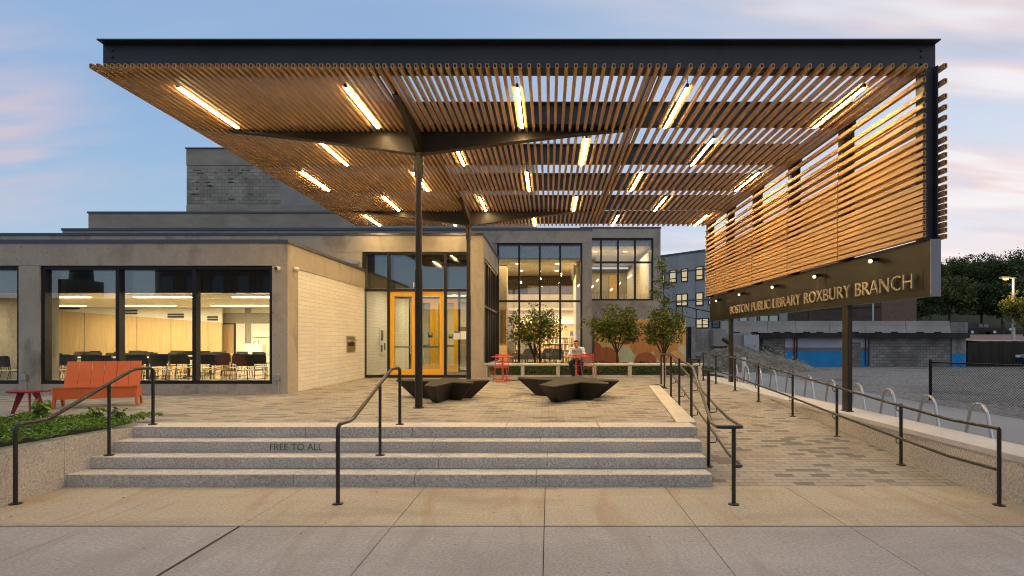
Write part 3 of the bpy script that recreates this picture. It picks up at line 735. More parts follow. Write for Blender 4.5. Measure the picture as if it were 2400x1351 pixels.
B('interior_wall', M['plaster'], (wx(553, Yq), wx(574, Yq), Yq, Yq+.03, PL, wz(759, Yq)), (wx(589, Yq), -6.5, Yq, Yq+.03, PL, wz(759, Yq)), (wx(520, Yq), wx(573, Yq), Yq, Yq+.03, wz(734, Yq), 3.165), (wx(589, Yq), -6.5, Yq, Yq+.03, wz(734, Yq), 3.165))
dr = B('inner_door', M['black'], (wx(521, Yq), wx(552, Yq), Yq-.03, Yq+.02, PL, wz(758, Yq)))
B('door_leaf', M['ply_dark'], (wx(524, Yq), wx(549, Yq), Yq-.045, Yq-.031, PL+.05, wz(761, Yq)), par=dr)
B('whiteboard', M['white'], (wx(595, Yq), wx(640, Yq), Yq-.08, Yq-.01, wz(790, Yq), wz(775, Yq)))
B('interior_wall', M['concrete'], (-22, wx(42, 16.8), 16.8, 16.95, PL, 3.168))
B('interior_wall', M['plaster'], (-6.44, -6.41, 14.6, 24.4, PL, 3.168))
def ceil_strip(x0, x1, y, z, w=.10):
    b = MB(); b.box(x0, x1, y-w/2, y+w/2, z-.03, z); b.build('ceiling_light', M['room_led'], lib)
for p0, p1 in ((60, 208), (318, 446), (548, 700)): ceil_strip(wx(p0, 18.0), wx(p1, 18.0), 18.0, 3.168, .22)
for p0, p1 in ((60, 199), (288, 410), (497, 627)): ceil_strip(wx(p0, 22.5), wx(p1, 22.5), 22.5, 3.168, .16)
def arealight(x, y, z, sx, sy, e, col=(1, .80, .50), rot=(0, 0, 0)):
    ld = bpy.data.lights.new('lamp_and_fill_glow', 'AREA'); ld.shape = 'RECTANGLE'; ld.size = sx; ld.size_y = sy; ld.energy = e; ld.color = col
    lo = bpy.data.objects.new('lamp_and_fill_glow', ld); COL.objects.link(lo); lo.location = (x, y, z); lo.rotation_euler = rot; return lo
arealight(-12.5, 18.0, 3.12, 9, .3, 560); arealight(-13, 22.3, 3.12, 10, .3, 560); arealight(-15.8, 15.5, 3.0, .8, .8, 60)

# --- entrance block
Ye = 19.8
B('wall', M['concrete'], (-24, -2.18, 19.8, 20.2, 4.79, 5.33))
B('wall', M['concrete'], (-24, -6.19, 19.81, 20.2, 3.92, 4.787))
B('pillar', M['concrete'], (-2.59, -2.18, 19.803, 20.3, PL-.02, 4.787))
B('coping', M['coping'], (-24, -2.15, 19.77, 20.23, 5.331, 5.41), (-2.52, -2.15, 20.232, 25.78, 5.331, 5.41))
B('wall', M['concrete'], (-2.5, -2.18, 20.202, 25.79, 4.68, 5.33))
B('roof', M['coping'], (-24, -2.51, 20.21, 25.79, 4.95, 5.2))
z_tr = wz(680, Ye)
glaze(-6.18, -2.592, PL+.01, 4.787, 19.92, [wx(909.5, Ye), wx(1043, Ye)], [z_tr], .085, .16)
glaze(20.302, 25.7, .95, 4.678, -2.28, [21.1, 22.0, 22.9, 23.8, 24.8], [3.05], .07, .12, axis='x')
B('wall', M['concrete'], (-2.45, -2.19, 20.302, 25.7, PL-.02, .948))
flat_text('house_number', '14', (wx(963, Ye), 19.832, wz(673.5, Ye)), (R(90), 0, 0), .235, .004, M['chalk'], lib, .27)
# double doors
def door_pair(y, x0, x1, top, nm='door'):
    w = (x1-x0)/2
    for i in (0, 1):
        a = x0+i*w+.004; b2 = a+w-.008; b = MB(); st_ = .155; D = .035
        b.box(a, a+st_, y-D, y+D, PL+.01, top); b.box(b2-st_, b2, y-D, y+D, PL+.01, top)
        b.box(a+st_, b2-st_, y-D, y+D, PL+.01, PL+.28); b.box(a+st_, b2-st_, y-D, y+D, top-.15, top)
        o = b.build(nm, M['yellow'], lib)
        g = MB(); g.box(a+st_-.01, b2-st_+.01, y-.004, y+.004, PL+.27, top-.14); g.build('pane', M['glass'], o)
        h = MB(); h.box(a+st_-.03, b2-st_+.03, y+.05, y+.09, 1.60, 1.66); h.tube([(b2-st_-.05 if i == 0 else a+st_+.05, y-.07, 1.4), (b2-st_-.05 if i == 0 else a+st_+.05, y-.07, 3.1)], .014, 8)
        h.build('handle', M['chrome'], o)
door_pair(19.92, wx(911, Ye), wx(1040.5, Ye), wz(684, Ye)-.0)
door_pair(23.4, -5.40, -3.55, 3.47, 'inner_door')
glaze(-6.10, -2.62, PL+.01, 4.7, 23.42, [-5.44, -3.50], [3.52], .07, .1)
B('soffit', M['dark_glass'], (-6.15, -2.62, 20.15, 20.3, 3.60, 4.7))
B('ceiling', M['ceiling'], (-6.15, -2.62, 20.32, 29.5, 3.75, 3.85))
B('interior_wall', M['white_brick'], (-6.30, -6.12, 20.02, 29.4, PL, 4.7))
B('interior_wall', M['plaster'], (-6.15, -4.6, 29.4, 29.5, PL, 3.74), (-4.6, -3.1, 29.4, 29.5, 2.5, 3.74))
B('interior_wall', M['concrete_far'], (-4.6, -3.1, 29.5, 29.6, PL, 2.5))
B('interior_wall', M['ply'], (-3.1, -2.4, 29.0, 29.1, PL, 3.74))
B('interior_column', M['ply'], (-3.25, -3.05, 25.0, 25.2, PL, 3.74))
# inside floor reaches back under every room
B('floor', M['floor'], (-6.15, 6, 20.1, 36, PL-.1, PL+.006))
# wall equipment in the vestibule
def on_left(y0, y1, z0, z1, m, nm, t=.03): B(nm, m, (-6.12, -6.12+t, y0, y1, z0, z1))
on_left(21.5, 22.3, 1.35, 2.30, M['white'], 'wall_panel', .05)
on_left(21.6, 21.9, 1.85, 2.22, M['blackm'], 'wall_panel', .06); on_left(21.6, 21.8, 1.42, 1.68, M['blackm'], 'wall_panel', .06); on_left(22.0, 22.15, 1.5, 1.75, M['black'], 'wall_panel', .07)
on_left(22.45, 22.9, 2.0, 2.33, M['white'], 'notice', .015)
B('floor_mat', M['blackm'], (-5.9, -2.9, 20.2, 23.0, PL+.007, PL+.015))
# notices on the glass
def on_glass(px0, px1, py0, py1, m, nm='notice', y=19.90): B(nm, m, (wx(px0, y), wx(px1, y), y-.012, y-.006, wz(py1, y), wz(py0, y)))
M['navy'] = mat('navy_notice', (.01, .03, .08), .5); M['teal'] = mat('teal_notice', (.02, .22, .30), .5)
on_glass(1063.5, 1078, 779, 796, M['chalk']); on_glass(1063.5, 1078, 777, 780.5, M['teal'], y=19.888); on_glass(1079, 1094, 777, 796, M['chalk'])
on_glass(1051.5, 1061, 783, 794, M['navy']); on_glass(1003, 1014, 780, 791.5, M['navy'], y=19.90)
M['lime'] = mat('lime_notice', (.25, .35, .03), .5)
for px, py in ((1056, 786), (1008.5, 783)):
    b = MB(); b.tube([(wx(px, 19.885), 19.885, wz(py, 19.885)), (wx(px, 19.88), 19.88, wz(py, 19.885))], .05, 16); b.build('notice', M['lime'], lib)
# ceiling downlights in the vestibule
b = MB()
for x, y in ((-3.3, 21.2), (-3.9, 22.2), (-5.2, 21.4), (-3.2, 25), (-4.4, 26.5)): b.cyl(x, y, 3.735, 3.748, .09, 14)
b.build('ceiling_light', M['room_led'], lib)
arealight(-4.4, 21.7, 3.70, 2.2, 1.6, 70); arealight(-4.4, 26.3, 3.70, 2.4, 4, 150)

# --- stepped parapets behind
B('wall', M['concrete_far'], (-18.4, -3.0, 22.6, 23.0, 4.6, 6.0)); B('coping', M['coping'], (-18.43, -2.97, 22.57, 23.03, 6.001, 6.09))
# --- main tall hall
Ym = 25.8
B('wall', M['concrete'], (-18.15, 1.86, 25.8, 26.25, 6.06, 6.60), (-18.15, -2.30, 25.82, 26.2, 5.0, 6.058))
B('coping', M['coping'], (-18.18, 1.89, 25.77, 26.28, 6.601, 6.71))
B('pillar', M['concrete'], (1.46, 1.86, 25.81, 26.4, PL-.2, 6.058))
B('wall', M['concrete'], (-2.3, 1.458, 25.83, 26.2, PL-.1, .72))
B('wall', M['concrete'], (1.50, 1.858, 26.402, 27.48, PL-.2, 6.7))
glaze(-2.24, 1.46, .72, 6.058, 25.95, [wx(1216.6, Ym), wx(1265, Ym), wx(1313, Ym)], [wz(706, Ym)], .085, .16)
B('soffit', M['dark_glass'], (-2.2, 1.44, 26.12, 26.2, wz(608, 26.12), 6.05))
zc = wz(608, 26.12)
B('ceiling', M['ceiling'], (-2.9, 2.1, 26.21, 33.4, zc+.01, zc+.12))
Yk = 33.0
B('interior_wall', M['olive'], (-3.1, 2.2, Yk, Yk+.2, wz(692, Yk), zc))
B('interior_wall', M['concrete'], (wx(1237, Yk), wx(1342, Yk), Yk-.3, Yk-.02, wz(689, Yk), wz(671, Yk)))
B('interior_wall', M['plaster'], (-3.1, 2.2, 31.0, 31.1, wz(759, 31), wz(728, 31)))
b = MB(); n = 74
for i in range(n):
    x = wx(1190, 30.9)+(wx(1350, 30.9)-wx(1190, 30.9))*i/(n-1); b.box(x-.012, x+.012, 30.86, 30.9, wz(722, 30.9), wz(691, 30.9))
b.box(wx(1189, 30.9), wx(1351, 30.9), 30.85, 30.92, wz(728, 30.9), wz(722, 30.9)); b.build('balustrade', M['plaster'], lib)
B('interior_wall', M['concrete_far'], (-3.1, 2.2, 31.6, 31.7, wz(728, 31.6), wz(690, 31.6)))
B('interior_wall', M['ply'], (-3.1, 2.4, 33.5, 33.6, PL, 3.1))
B('interior_column', M['ply_dark'], (wx(1167, 28), wx(1187, 28), 28.0, 28.6, PL+1.0, wz(726, 28)))
b = MB()
for px in range(1169, 1187, 3): x = wx(px, 27.99); b.box(x-.01, x+.01, 27.985, 27.999, PL+1.1, wz(728, 28))
b.build('lattice_gap', M['black'], lib)
B('interior_column', M['concrete'], (wx(1166, 28.6), wx(1189, 28.6), 28.2, 28.9, wz(725, 28.6), zc))
B('interior_column', M['concrete_far'], (wx(1190, 30), wx(1206, 30), 29.4, 29.8, PL, 3.2))
B('curtain', M['plaster'], (wx(1346, 29), wx(1372, 29), 27.0, 30.0, PL, zc))
b = MB()
for i in range(4): y = 27.3+i*.7; b.cyl(wx(1348, 27), y, zc-.55, zc-.1, .08, 12)
b.build('pendant', M['coping'], lib)
b = MB()
for px, py in ((1214, 619), (1307, 619), (1221, 635), (1305, 635)):
    y = F_*(zc-H_)/(CY-py) if py else 28; b.cyl(wx(px, y), y, zc-.012, zc+.008, .11, 14)
b.build('ceiling_light', M['room_led'], lib)
arealight(-.4, 28.5, zc-.05, 4, 3, 300, (1, .64, .26)); arealight(-.4, 30.4, 2.62, 4.2, .5, 120, (1, .72, .36), (R(40), 0, 0)); arealight(-.6, 30.0, 3.15, 4, 1.5, 60, (1, .70, .34)); arealight(-.4, 32.75, 2.66, 4.6, .3, 75, (1, .70, .34), (R(18), 0, 0)); arealight(-.4, 30.7, 2.66, 4.4, .3, 60, (1, .74, .40), (R(28), 0, 0))  # those below ceiling height: fill added to brighten shelves and wood wall
b = MB(); xq, zq = wx(1223, Yk-.05), wz(678, Yk-.05); b.tube([(xq+.11*math.cos(a*math.pi/10), Yk-.04, zq+.11*math.sin(a*math.pi/10)) for a in range(20)], .012, 5, closed=True); b.tube([(xq, Yk-.04, zq), (xq+.05, Yk-.04, zq+.05)], .008, 4); b.tube([(xq, Yk-.04, zq), (xq-.07, Yk-.04, zq+.02)], .008, 4); b.build('wall_clock', M['black'], lib)
# bookcases
def bookcase(x0, x1, y, z1, label):
    t = thing('bookcase', ((x0+x1)/2, y, PL), label, 'bookcase', 'bookcases in the reading room')
    b = MB(); b.box(x0, x1, y+.28, y+.3, PL, z1); b.box(x0, x0+.03, y, y+.28, PL, z1); b.box(x1-.03, x1, y, y+.28, PL, z1); nsh = 4
    hh = (z1-PL-.1)/nsh
    for i in range(nsh+1): b.box(x0+.03, x1-.03, y, y+.28, PL+.08+i*hh-.02, PL+.08+i*hh)
    b.build('shelf', M['ply'], t)
    rnd = random.Random(int(x0*100)); cols = ['bk%d' % i for i in range(6)]
    ms = [mat('book_cover', c, .6) for c in ((.5, .45, .35), (.05, .06, .05), (.3, .08, .04), (.55, .5, .42), (.10, .13, .12), (.35, .25, .12))]
    m_ = MB()
    for i in range(nsh):
        x = x0+.05
        while x < x1-.06:
            w = rnd.uniform(.025, .055); 
            if rnd.random() < .9: m_.cm = rnd.randrange(6); m_.box(x, x+w-.004, y+.03, y+.25, PL+.08+i*hh+.001, PL+.08+i*hh+hh*rnd.uniform(.55, .82))
            x += w
    m_.build('books', ms, t)
bookcase(-.35, 1.15, 31.8, 2.03, 'wooden bookcase full of books behind the seated man')
bookcase(1.17, 1.95, 31.8, 2.03, 'short bookcase full of books next to the curtain, right of the longer bookcase')
bookcase(-2.0, -1.3, 32.6, 2.0, 'bookcase at the far left of the reading room')
fl = thing('small_flag', (1.35, 32.05, 2.05), 'small rainbow flag with black chevron standing on the bookcase', 'flag')
for i, c in enumerate(((.5, .03, .03), (.7, .25, .02), (.75, .6, .03), (.03, .25, .06), (.04, .08, .4), (.25, .04, .3))):
    b = MB(); b.box(1.15, 1.6, 32.0, 32.01, 2.31-.045*i, 2.355-.045*i); b.build('stripe', mat('flag_stripe', c, .8), fl)
b = MB(); b.prism([(1.15, 2.085), (1.36, 2.22), (1.15, 2.355)], 31.99, 31.999); b.build('chevron', M['black'], fl)
# --- right-hand upper room
Y2 = 27.5
zt2, zb2 = wz(558, Y2), wz(705, Y2); x12 = wx(1531.5, Y2)
B('wall', M['concrete'], (1.50, 5.15, 27.5, 27.95, zt2, 7.0), (1.50, 5.15, 27.505, 27.95, PL-.3, zb2), (x12, 5.15, 27.502, 27.95, zb2+.002, zt2-.002))
B('wall', M['concrete'], (4.8, 5.14, 27.952, 36, PL-.3, 7.0))
B('coping', M['coping'], (1.45, 5.18, 27.47, 36, 7.001, 7.07))
glaze(1.55, x12, zb2, zt2, 27.65, [wx(1409, Y2), wx(1449, Y2), wx(1489, Y2)], [wz(614.6, Y2)], .085, .14)
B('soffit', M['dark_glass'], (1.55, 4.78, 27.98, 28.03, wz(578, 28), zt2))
B('ceiling', M['ceiling'], (1.6, 4.78, 28.04, 35.9, wz(578, 28), wz(578, 28)+.1))
B('interior_wall', M['concrete_far'], (1.6, 4.78, 35.8, 35.9, 3.4, 6.1)); B('floor', M['floor'], (1.6, 4.79, 27.96, 35.8, 3.5, 3.6))
B('interior_wall', M['plaster'], (4.70, 4.79, 28.04, 35.8, 3.6, 6.0))
B('interior_wall', M['plaster'], (1.3, 1.6, 27.96, 35.8, 3.0, 7.0))
b = MB(); b.box(3.3, 3.75, 32.5, 33, 3.6, 5.4); b.build('interior_column', M['ply'], lib)
b = MB()
for i in range(44): x = 1.65+i*.071; b.box(x-.01, x+.01, 28.3, 28.34, 3.6, 4.05)
b.build('balustrade', M['plaster'], lib)
b = MB()
for px, py in ((1395, 590), (1465, 590)): 
    y = F_*(wz(578, 28)-H_)/(CY-py); b.cyl(wx(px, y), y, wz(578, 28)-.012, wz(578, 28)+.004, .1, 14)
b.build('ceiling_light', M['room_led'], lib)
arealight(3.2, 29.6, wz(578, 28)-.06, 2.6, 2, 130, (1, .72, .40)); arealight(3.2, 34.5, 5.9, 2.6, 2, 50, (1, .80, .5))
# --- taller blocks at the back
B('wall', M['concrete_far'], (-26.2, -.9, 34, 34.4, 5.2, 9.07)); B('coping', M['coping'], (-26.25, -.87, 33.95, 34.45, 9.071, 9.17))
B('wall', M['concrete_far'], (-26.2, -25.8, 34.41, 44, 5.2, 9.07), (-1.3, -.9, 34.41, 44, 5.2, 9.07)); B('roof', M['coping'], (-25.7, -1.4, 34.41, 44, 8.5, 8.7))
Yt = 36; txl = wx(436.5, Yt)
B('wall', M['concrete_far'], (txl, -.93, 36, 36.4, wz(388, Yt), wz(349, Yt))); B('wall', M['concrete_far'], (txl, -.93, 36.004, 36.4, 8.9, wz(481, Yt)))
B('wall', M['block'], (txl+.01, wx(657, Yt), 36.03, 36.4, wz(481, Yt)+.002, wz(388, Yt)-.002)); B('wall', M['barrier'], (wx(657, Yt)+.002, -.95, 36.03, 36.4, wz(481, Yt)+.002, wz(388, Yt)-.002))
B('wall', M['concrete_far'], (txl, txl+.4, 36.41, 46, 8.9, wz(349, Yt)), (-1.33, -.93, 36.41, 46, 8.9, wz(349, Yt)))
B('coping', M['coping'], (txl-.06, -.88, 35.94, 36.45, wz(349, Yt)+.001, wz(346.6, Yt)))
b = MB(); random.seed(11)
for i in range(26):
    px = random.uniform(440, 652); py = random.choice([398, 405, 418, 426, 434, 441, 454, 455, 466]); w = random.uniform(4, 14)
    b.box(wx(px, Yt), wx(min(px+w, 655), Yt), 36.015, 36.029, wz(py+random.uniform(1, 3.5), Yt), wz(py, Yt))
b.build('stain', mottled('grime', (.07, .065, .055), (.16, .15, .13), 5, .9, 30, .3, 0), lib)
# tie holes and formwork joints in the beams
b = MB()
for px in (34, 97, 291, 355, 420, 488, 553, 598): b.tube([(wx(px, 13.9), 13.8985, wz(591, 13.9)), (wx(px, 13.9), 13.905, wz(591, 13.9))], .02, 8)
b.build('tie_hole', M['concrete_far'], lib)
for x, y, z0, z1 in ((-8.65, 13.898, 3.6, 3.95), (-6.3, 19.798, 4.79, 5.32), (-1.5, 25.798, 6.06, 6.59)): B('formwork_joint', M['concrete_far'], (x-.004, x+.004, y, y+.01, z0, z1))
for q in ((-6.439, -6.081, 13.903, 13.91, 2.93, 2.938), (-12.339, -11.861, 13.903, 13.91, 3.0, 3.008), (-2.588, -2.182, 19.80, 19.81, 3.95, 3.958)): B('formwork_joint', M['concrete_far'], q)

# --- things on the walls
def dome_cam(label, loc, rz):
    t = thing('security_camera', loc, label, 'security camera', 'white security cameras on the corner pillar'); x, y, z = loc; dx, dy = math.sin(rz), -math.cos(rz)
    b = MB(); b.ball((x+dx*.05, y+dy*.05, z), .062, 14, (1, 1, .95)); b.tube([(x, y, z+.01), (x+dx*.06, y+dy*.06, z)], .058, 14); b.build('body', M['white'], t)
    b = MB(); b.ball((x+dx*.085-.02, y+dy*.085-.005, z-.005), .040, 12); b.build('lens', M['black'], t)
dome_cam('white dome camera on the front face of the corner pillar', (wx(653, 13.9), 13.90, wz(630, 13.9)), 0)
dome_cam('white dome camera on the side face of the corner pillar', (-6.06, 14.25, wz(632, 14.25)), R(90))
def cbox(px, label):
    x = wx(px, 13.9); t = thing('conduit_box', (x, 13.9, 1.0), label, 'electrical box', 'outlet boxes low on the front pillars')
    b = MB(); b.bbox(x-.06, x+.05, 13.80, 13.90, .93, 1.07, .012); b.build('box', M['galv'], t); b = MB(); b.tube([(x+.015, 13.86, .93), (x+.015, 13.86, PL)], .014, 8); b.build('conduit', M['galv'], t)
cbox(653, 'grey outlet box with conduit on the corner pillar'); cbox(62, 'grey outlet box with conduit on the pillar behind the crimson table')
bd = thing('book_drop', (-6.1, 18.4, 1.7), 'stainless book return slot in the white block wall', 'book drop')
b = MB(); b.box(-6.099, -6.075, 18.0, 18.78, 1.50, 1.98); b.build('plate', M['chrome'], bd)
b = MB(); b.hull_quad([(-6.074, 18.1, 1.83), (-6.074, 18.7, 1.83), (-6.074, 18.7, 1.78), (-6.074, 18.1, 1.78)], [(-5.96, 18.1, 1.86), (-5.96, 18.7, 1.86), (-5.96, 18.7, 1.84), (-5.96, 18.1, 1.84)]); b.build('flap', M['chrome'], bd)
b = MB(); b.box(-6.0741, -6.07, 18.12, 18.68, 1.68, 1.775); b.build('slot', M['black'], bd)
b = MB(); x = -6.35
ul = thing('roof_light', (-6.4, 19.6, 4.32), 'small pale box light on the wing roof beside the entrance glass', 'light fixture')
b.box(-6.95, -6.25, 19.55, 19.75, 4.36, 4.44); b.box(-6.65, -6.55, 19.6, 19.7, 4.201, 4.36); b.build('housing', M['galv'], ul)

# --- mural wall
mural = bpy.data.materials.new('painted_mural'); mural.use_nodes = True; M['mural'] = mural
n, l, b_ = nodes(mural); b_.inputs['Roughness'].default_value = .75
g = n.new('ShaderNodeNewGeometry'); sp = n.new('ShaderNodeSeparateXYZ'); l.new(g.outputs['Position'], sp.inputs[0])
Ymu = 26.45
def rgbn(c): return c
OR, OR2, RU, YE, PA = (.78, .43, .12), (.62, .28, .08), (.42, .125, .045), (.62, .46, .13), (.62, .62, .38)
# discs (px, py, rx_px, ry_px, colour) read in the wall plane; converted to metres
discs = [(1500, 790, 400, 300, OR), (1455, 852, 44, 40, PA), (1530, 850, 30, 40, PA), (1600, 840, 20, 30, PA), (1420, 815, 17, 16, YE), (1390, 830, 24, 30, RU), (1422, 850, 30, 36, RU), (1400, 868, 12, 20, PA), (1505, 812, 28, 24, OR2), (1513, 846, 26, 20, RU), (1560, 815, 30, 36, OR2), (1467, 800, 12, 8, RU), (1585, 850, 22, 28, OR), (1465, 858, 16, 9, OR2), (1488, 860, 12, 7, OR2)]
cur = None
for (px, py, rx, ry, c) in discs:
    x0, z0_ = wx(px, Ymu), wz(py, Ymu); k_ = Ymu/F_
    sx_ = n.new('ShaderNodeMath'); sx_.operation = 'SUBTRACT'; sx_.inputs[1].default_value = x0; l.new(sp.outputs[0], sx_.inputs[0])
    dx_ = n.new('ShaderNodeMath'); dx_.operation = 'DIVIDE'; dx_.inputs[1].default_value = rx*k_; l.new(sx_.outputs[0], dx_.inputs[0])
    px_ = n.new('ShaderNodeMath'); px_.operation = 'MULTIPLY'; l.new(dx_.outputs[0], px_.inputs[0]); l.new(dx_.outputs[0], px_.inputs[1])
    sz_ = n.new('ShaderNodeMath'); sz_.operation = 'SUBTRACT'; sz_.inputs[1].default_value = z0_; l.new(sp.outputs[2], sz_.inputs[0])
    dz_ = n.new('ShaderNodeMath'); dz_.operation = 'DIVIDE'; dz_.inputs[1].default_value = ry*k_; l.new(sz_.outputs[0], dz_.inputs[0])
    ma = n.new('ShaderNodeMath'); ma.operation = 'MULTIPLY_ADD'; l.new(dz_.outputs[0], ma.inputs[0]); l.new(dz_.outputs[0], ma.inputs[1]); l.new(px_.outputs[0], ma.inputs[2])
    lt = n.new('ShaderNodeMath'); lt.operation = 'LESS_THAN'; lt.inputs[1].default_value = 1; l.new(ma.outputs[0], lt.inputs[0])
    cur = mixc(n, l, lt.outputs[0], cur if cur is not None else OR, c)
fnm = noise(n, l, pos(n, l, (3, 3, .6)), 3, 5, .6); rr = ramp(n, [(.3, (.82,)*3), (.7, (1.08,)*3)]); l.new(fnm, rr.inputs[0])
l.new(mixc(n, l, 1, cur, rr.outputs[0], 'MULTIPLY'), b_.inputs['Base Color'])
mu = thing('mural_wall', (4, 26.4, .4), 'panelled wall painted with orange, rust and pale rounded shapes', 'mural wall')
b = MB(); xs_m = [wx(p, Ymu) for p in (1393, 1421, 1454, 1487, 1521, 1554, 1587, 1608)]
for a, c in zip(xs_m[:-1], xs_m[1:]): b.box(a+.004, c-.004, Ymu, Ymu+.05, .32, 2.78)
b.build('panel', M['mural'], mu)
B('backing', M['black'], (xs_m[0], xs_m[-1]-.01, Ymu+.052, Ymu+.14, .32, 2.77), par=mu)

# --- bench rail along the bed
br = thing('rail_bench', (1.5, 20.05, PL), 'long pale timber rail on short posts in front of the planting bed', 'rail')
pxs = [1138, 1225, 1308, 1393, 1476, 1556, 1640]
for i, px in enumerate(pxs):
    x = wx(px, 20.05); B('post', M['granite_wall'], (x-.06, x+.06, 19.98, 20.12, PL-.02, .99), par=br)
for a, c in zip([1130]+pxs[1:-1:2], pxs[1:-1:2]+[1650]):
    b = MB(); b.tube([(wx(a, 20.05)+.004, 20.05, 1.04), (wx(c, 20.05)-.004, 20.05, 1.04)], .052, 12); b.build('rail', M['cap'], br)
b = MB(); b.tube([(wx(1141, 20.1), 20.12, 1.03), (-1.9, 24.5, 1.03)], .05, 10); b.build('rail', M['cap'], br)
B('edging', M['granite_wall'], (-2.0, 5.0, 20.16, 20.28, PL-.05, PL+.06), par=br)

# ================================================================== furniture on the plaza
def star(label, top, cen, k, ztop=.99):
    t = thing('star_bench', (cen[0], cen[1], PL), label, 'bench', 'star shaped benches')
    bm = bmesh.new()
    tv = [bm.verts.new((x, y, ztop)) for x, y in top]; bv = [bm.verts.new((cen[0]+(x-cen[0])*k, cen[1]+(y-cen[1])*k, PL+.003)) for x, y in top]
    n_ = len(top); tf = bm.faces.new(tv); bf = bm.faces.new(bv[::-1])
    for i in range(n_): bm.faces.new((tv[i], bv[i], bv[(i+1) % n_], tv[(i+1) % n_]))
    bmesh.ops.recalc_face_normals(bm, faces=bm.faces)
    bmesh.ops.triangulate(bm, faces=[tf, bf])
    te = [e for e in bm.edges if len(e.link_faces) == 2 and e.calc_face_angle(0) > .2]
    bmesh.ops.bevel(bm, geom=te, offset=.022, segments=3, affect='EDGES', profile=.5)
    b = MB(); b.bm(bm); o = b.build('seat', M['star'], t)
D_ = H_-.99
def sp_(px, py): Y = F_*D_/(py-CY); return (wx(px, Y), Y)
s2 = [sp_(*p) for p in ((1210.5, 886), (1216, 883.3), (1335, 884.8), (1347, 880.3), (1366, 880.3), (1372, 885.6), (1448, 889.6), (1453.5, 892.5), (1404, 892.6), (1428, 896.5), (1426, 900), (1361.6, 896), (1296, 906.5), (1261, 902), (1296, 891))]
star('dark bronze star shaped bench in the centre of the plaza, nearer the ramp', s2, (.40, 13.05), .60)
s1 = [sp_(*p) for p in ((926.6, 891.6), (931, 889), (1030, 888.8), (1038, 886), (1074, 886), (1081, 889), (1147, 889.5), (1150, 892), (1095, 893.8), (1112, 895.5), (1108, 898.5), (1060.7, 896), (1016, 906.5), (993, 903.5), (1006, 893.8))]
star('dark bronze star shaped bench behind the front canopy column', s1, (-2.25, 12.75), .60)

# orange double chair
def garden_bench():
    t = local('garden_bench', 'orange plastic-lumber bench with tall slatted back before the meeting room window', 'bench')
    w, m = 1.27, M['orange']
    for i in range(6):
        x0 = .03+i*(w-.06)/6; b = MB()
        # back plank, leaning
        A = [(x0+.004, .50, .30), (x0+(w-.06)/6-.006, .50, .30), (x0+(w-.06)/6-.006, .525, .30), (x0+.004, .525, .30)]
        Bt = [(x0+.004+.0, .80, .84), (x0+(w-.06)/6-.006, .80, .84), (x0+(w-.06)/6-.006, .825, .84), (x0+.004, .825, .84)]
        b.hull_quad(A, Bt); b.build('back_plank', m, t)
    for i in range(4):
        b = MB(); y0 = -.02+i*.135; z = .395-i*.035
        b.hull_quad([(0, y0, z), (0, y0+.128, z-.034), (0, y0+.128, z-.058), (0, y0, z-.024)], [(w, y0, z), (w, y0+.128, z-.034), (w, y0+.128, z-.058), (w, y0, z-.024)]); b.build('seat_plank', m, t)
    b = MB(); b.box(.02, w-.02, -.005, .018, .17, .368); b.build('apron', m, t)
    for x in (.0, w-.03):
        b = MB(); b.prism([(.0, .365), (-.04, .0), (.06, .0), (.10, .17), (.46, .17), (.56, .0), (.66, .0), (.56, .24), (.52, .33)], x, x+.03, 'x'); b.build('leg', m, t)
    b = MB(); b.box(.05, w-.05, .70, .72, .55, .64); b.build('brace', m, t)
    return t
gb = garden_bench(); gb.location = (-8.97, 10.80, PL); gb.rotation_euler = (0, 0, R(26))
tt = local('side_table', 'round crimson side table with three splayed legs beside the orange bench', 'side table')
b = MB(); b.cyl(0, 0, .368, .392, .30, 36); b.build('table_top', M['crimson'], tt)
for k in range(3):
    a_ = k*2*math.pi/3+R(75); c_, s_ = math.cos(a_), math.sin(a_)
    b = MB(); px_, py_ = -s_, c_
    def pt_(r, o_, z): return (c_*r+px_*o_, s_*r+py_*o_, z)
    b.hull_quad([pt_(.05, -.014, .367), pt_(.16, -.014, .367), pt_(.16, .014, .367), pt_(.05, .014, .367)], [pt_(.215, -.014, 0), pt_(.255, -.014, 0), pt_(.255, .014, 0), pt_(.215, .014, 0)]); b.build('leg', M['crimson'], tt)
tt.location = (-8.92, 10.25, PL)

# red cafe sets
def cafe_chair(label):
    t = local('cafe_chair', label, 'chair', 'red folding cafe chairs'); m = M['red']; w = .40
    b = MB()
    for i in range(6): b.tube([(-w/2, .20+.004*i, .80-.055*i), (w/2, .20+.004*i, .80-.055*i)], .009, 6)
    b.build('back_slats', m, t)
    b = MB(); b.bbox(-w/2+.01, w/2-.01, -.18, .19, .435, .452, .006); b.build('seat', m, t)
    b = MB()
    for s in (-1, 1):
        b.tube(bend([(s*w/2, .20, .82), (s*w/2, .20, .45), (s*w/2, -.20, .01)], .03), .010, 8)
        b.tube(bend([(s*(w/2-.02), -.18, .44), (s*(w/2-.02), .22, .01)], .03), .010, 8)
    b.tube([(-w/2, -.20, .012), (w/2, -.20, .012)], .009, 6); b.tube([(-w/2+.02, .22, .012), (w/2-.02, .22, .012)], .009, 6); b.tube([(-w/2, .20, .82), (w/2, .20, .82)], .010, 6)
    b.build('frame', m, t); return t
def cafe_table(label):
    t = local('cafe_table', label, 'table', 'red cafe tables'); b = MB(); b.cyl(0, 0, .715, .73, .37, 36); b.build('table_top', M['red'], t)
    b = MB(); b.cyl(0, 0, .03, .715, .032, 14); b.build('pedestal', M['red'], t); b = MB(); b.bbox(-.26, .26, -.26, .26, .0, .03, .008); b.build('base', M['red'], t); return t
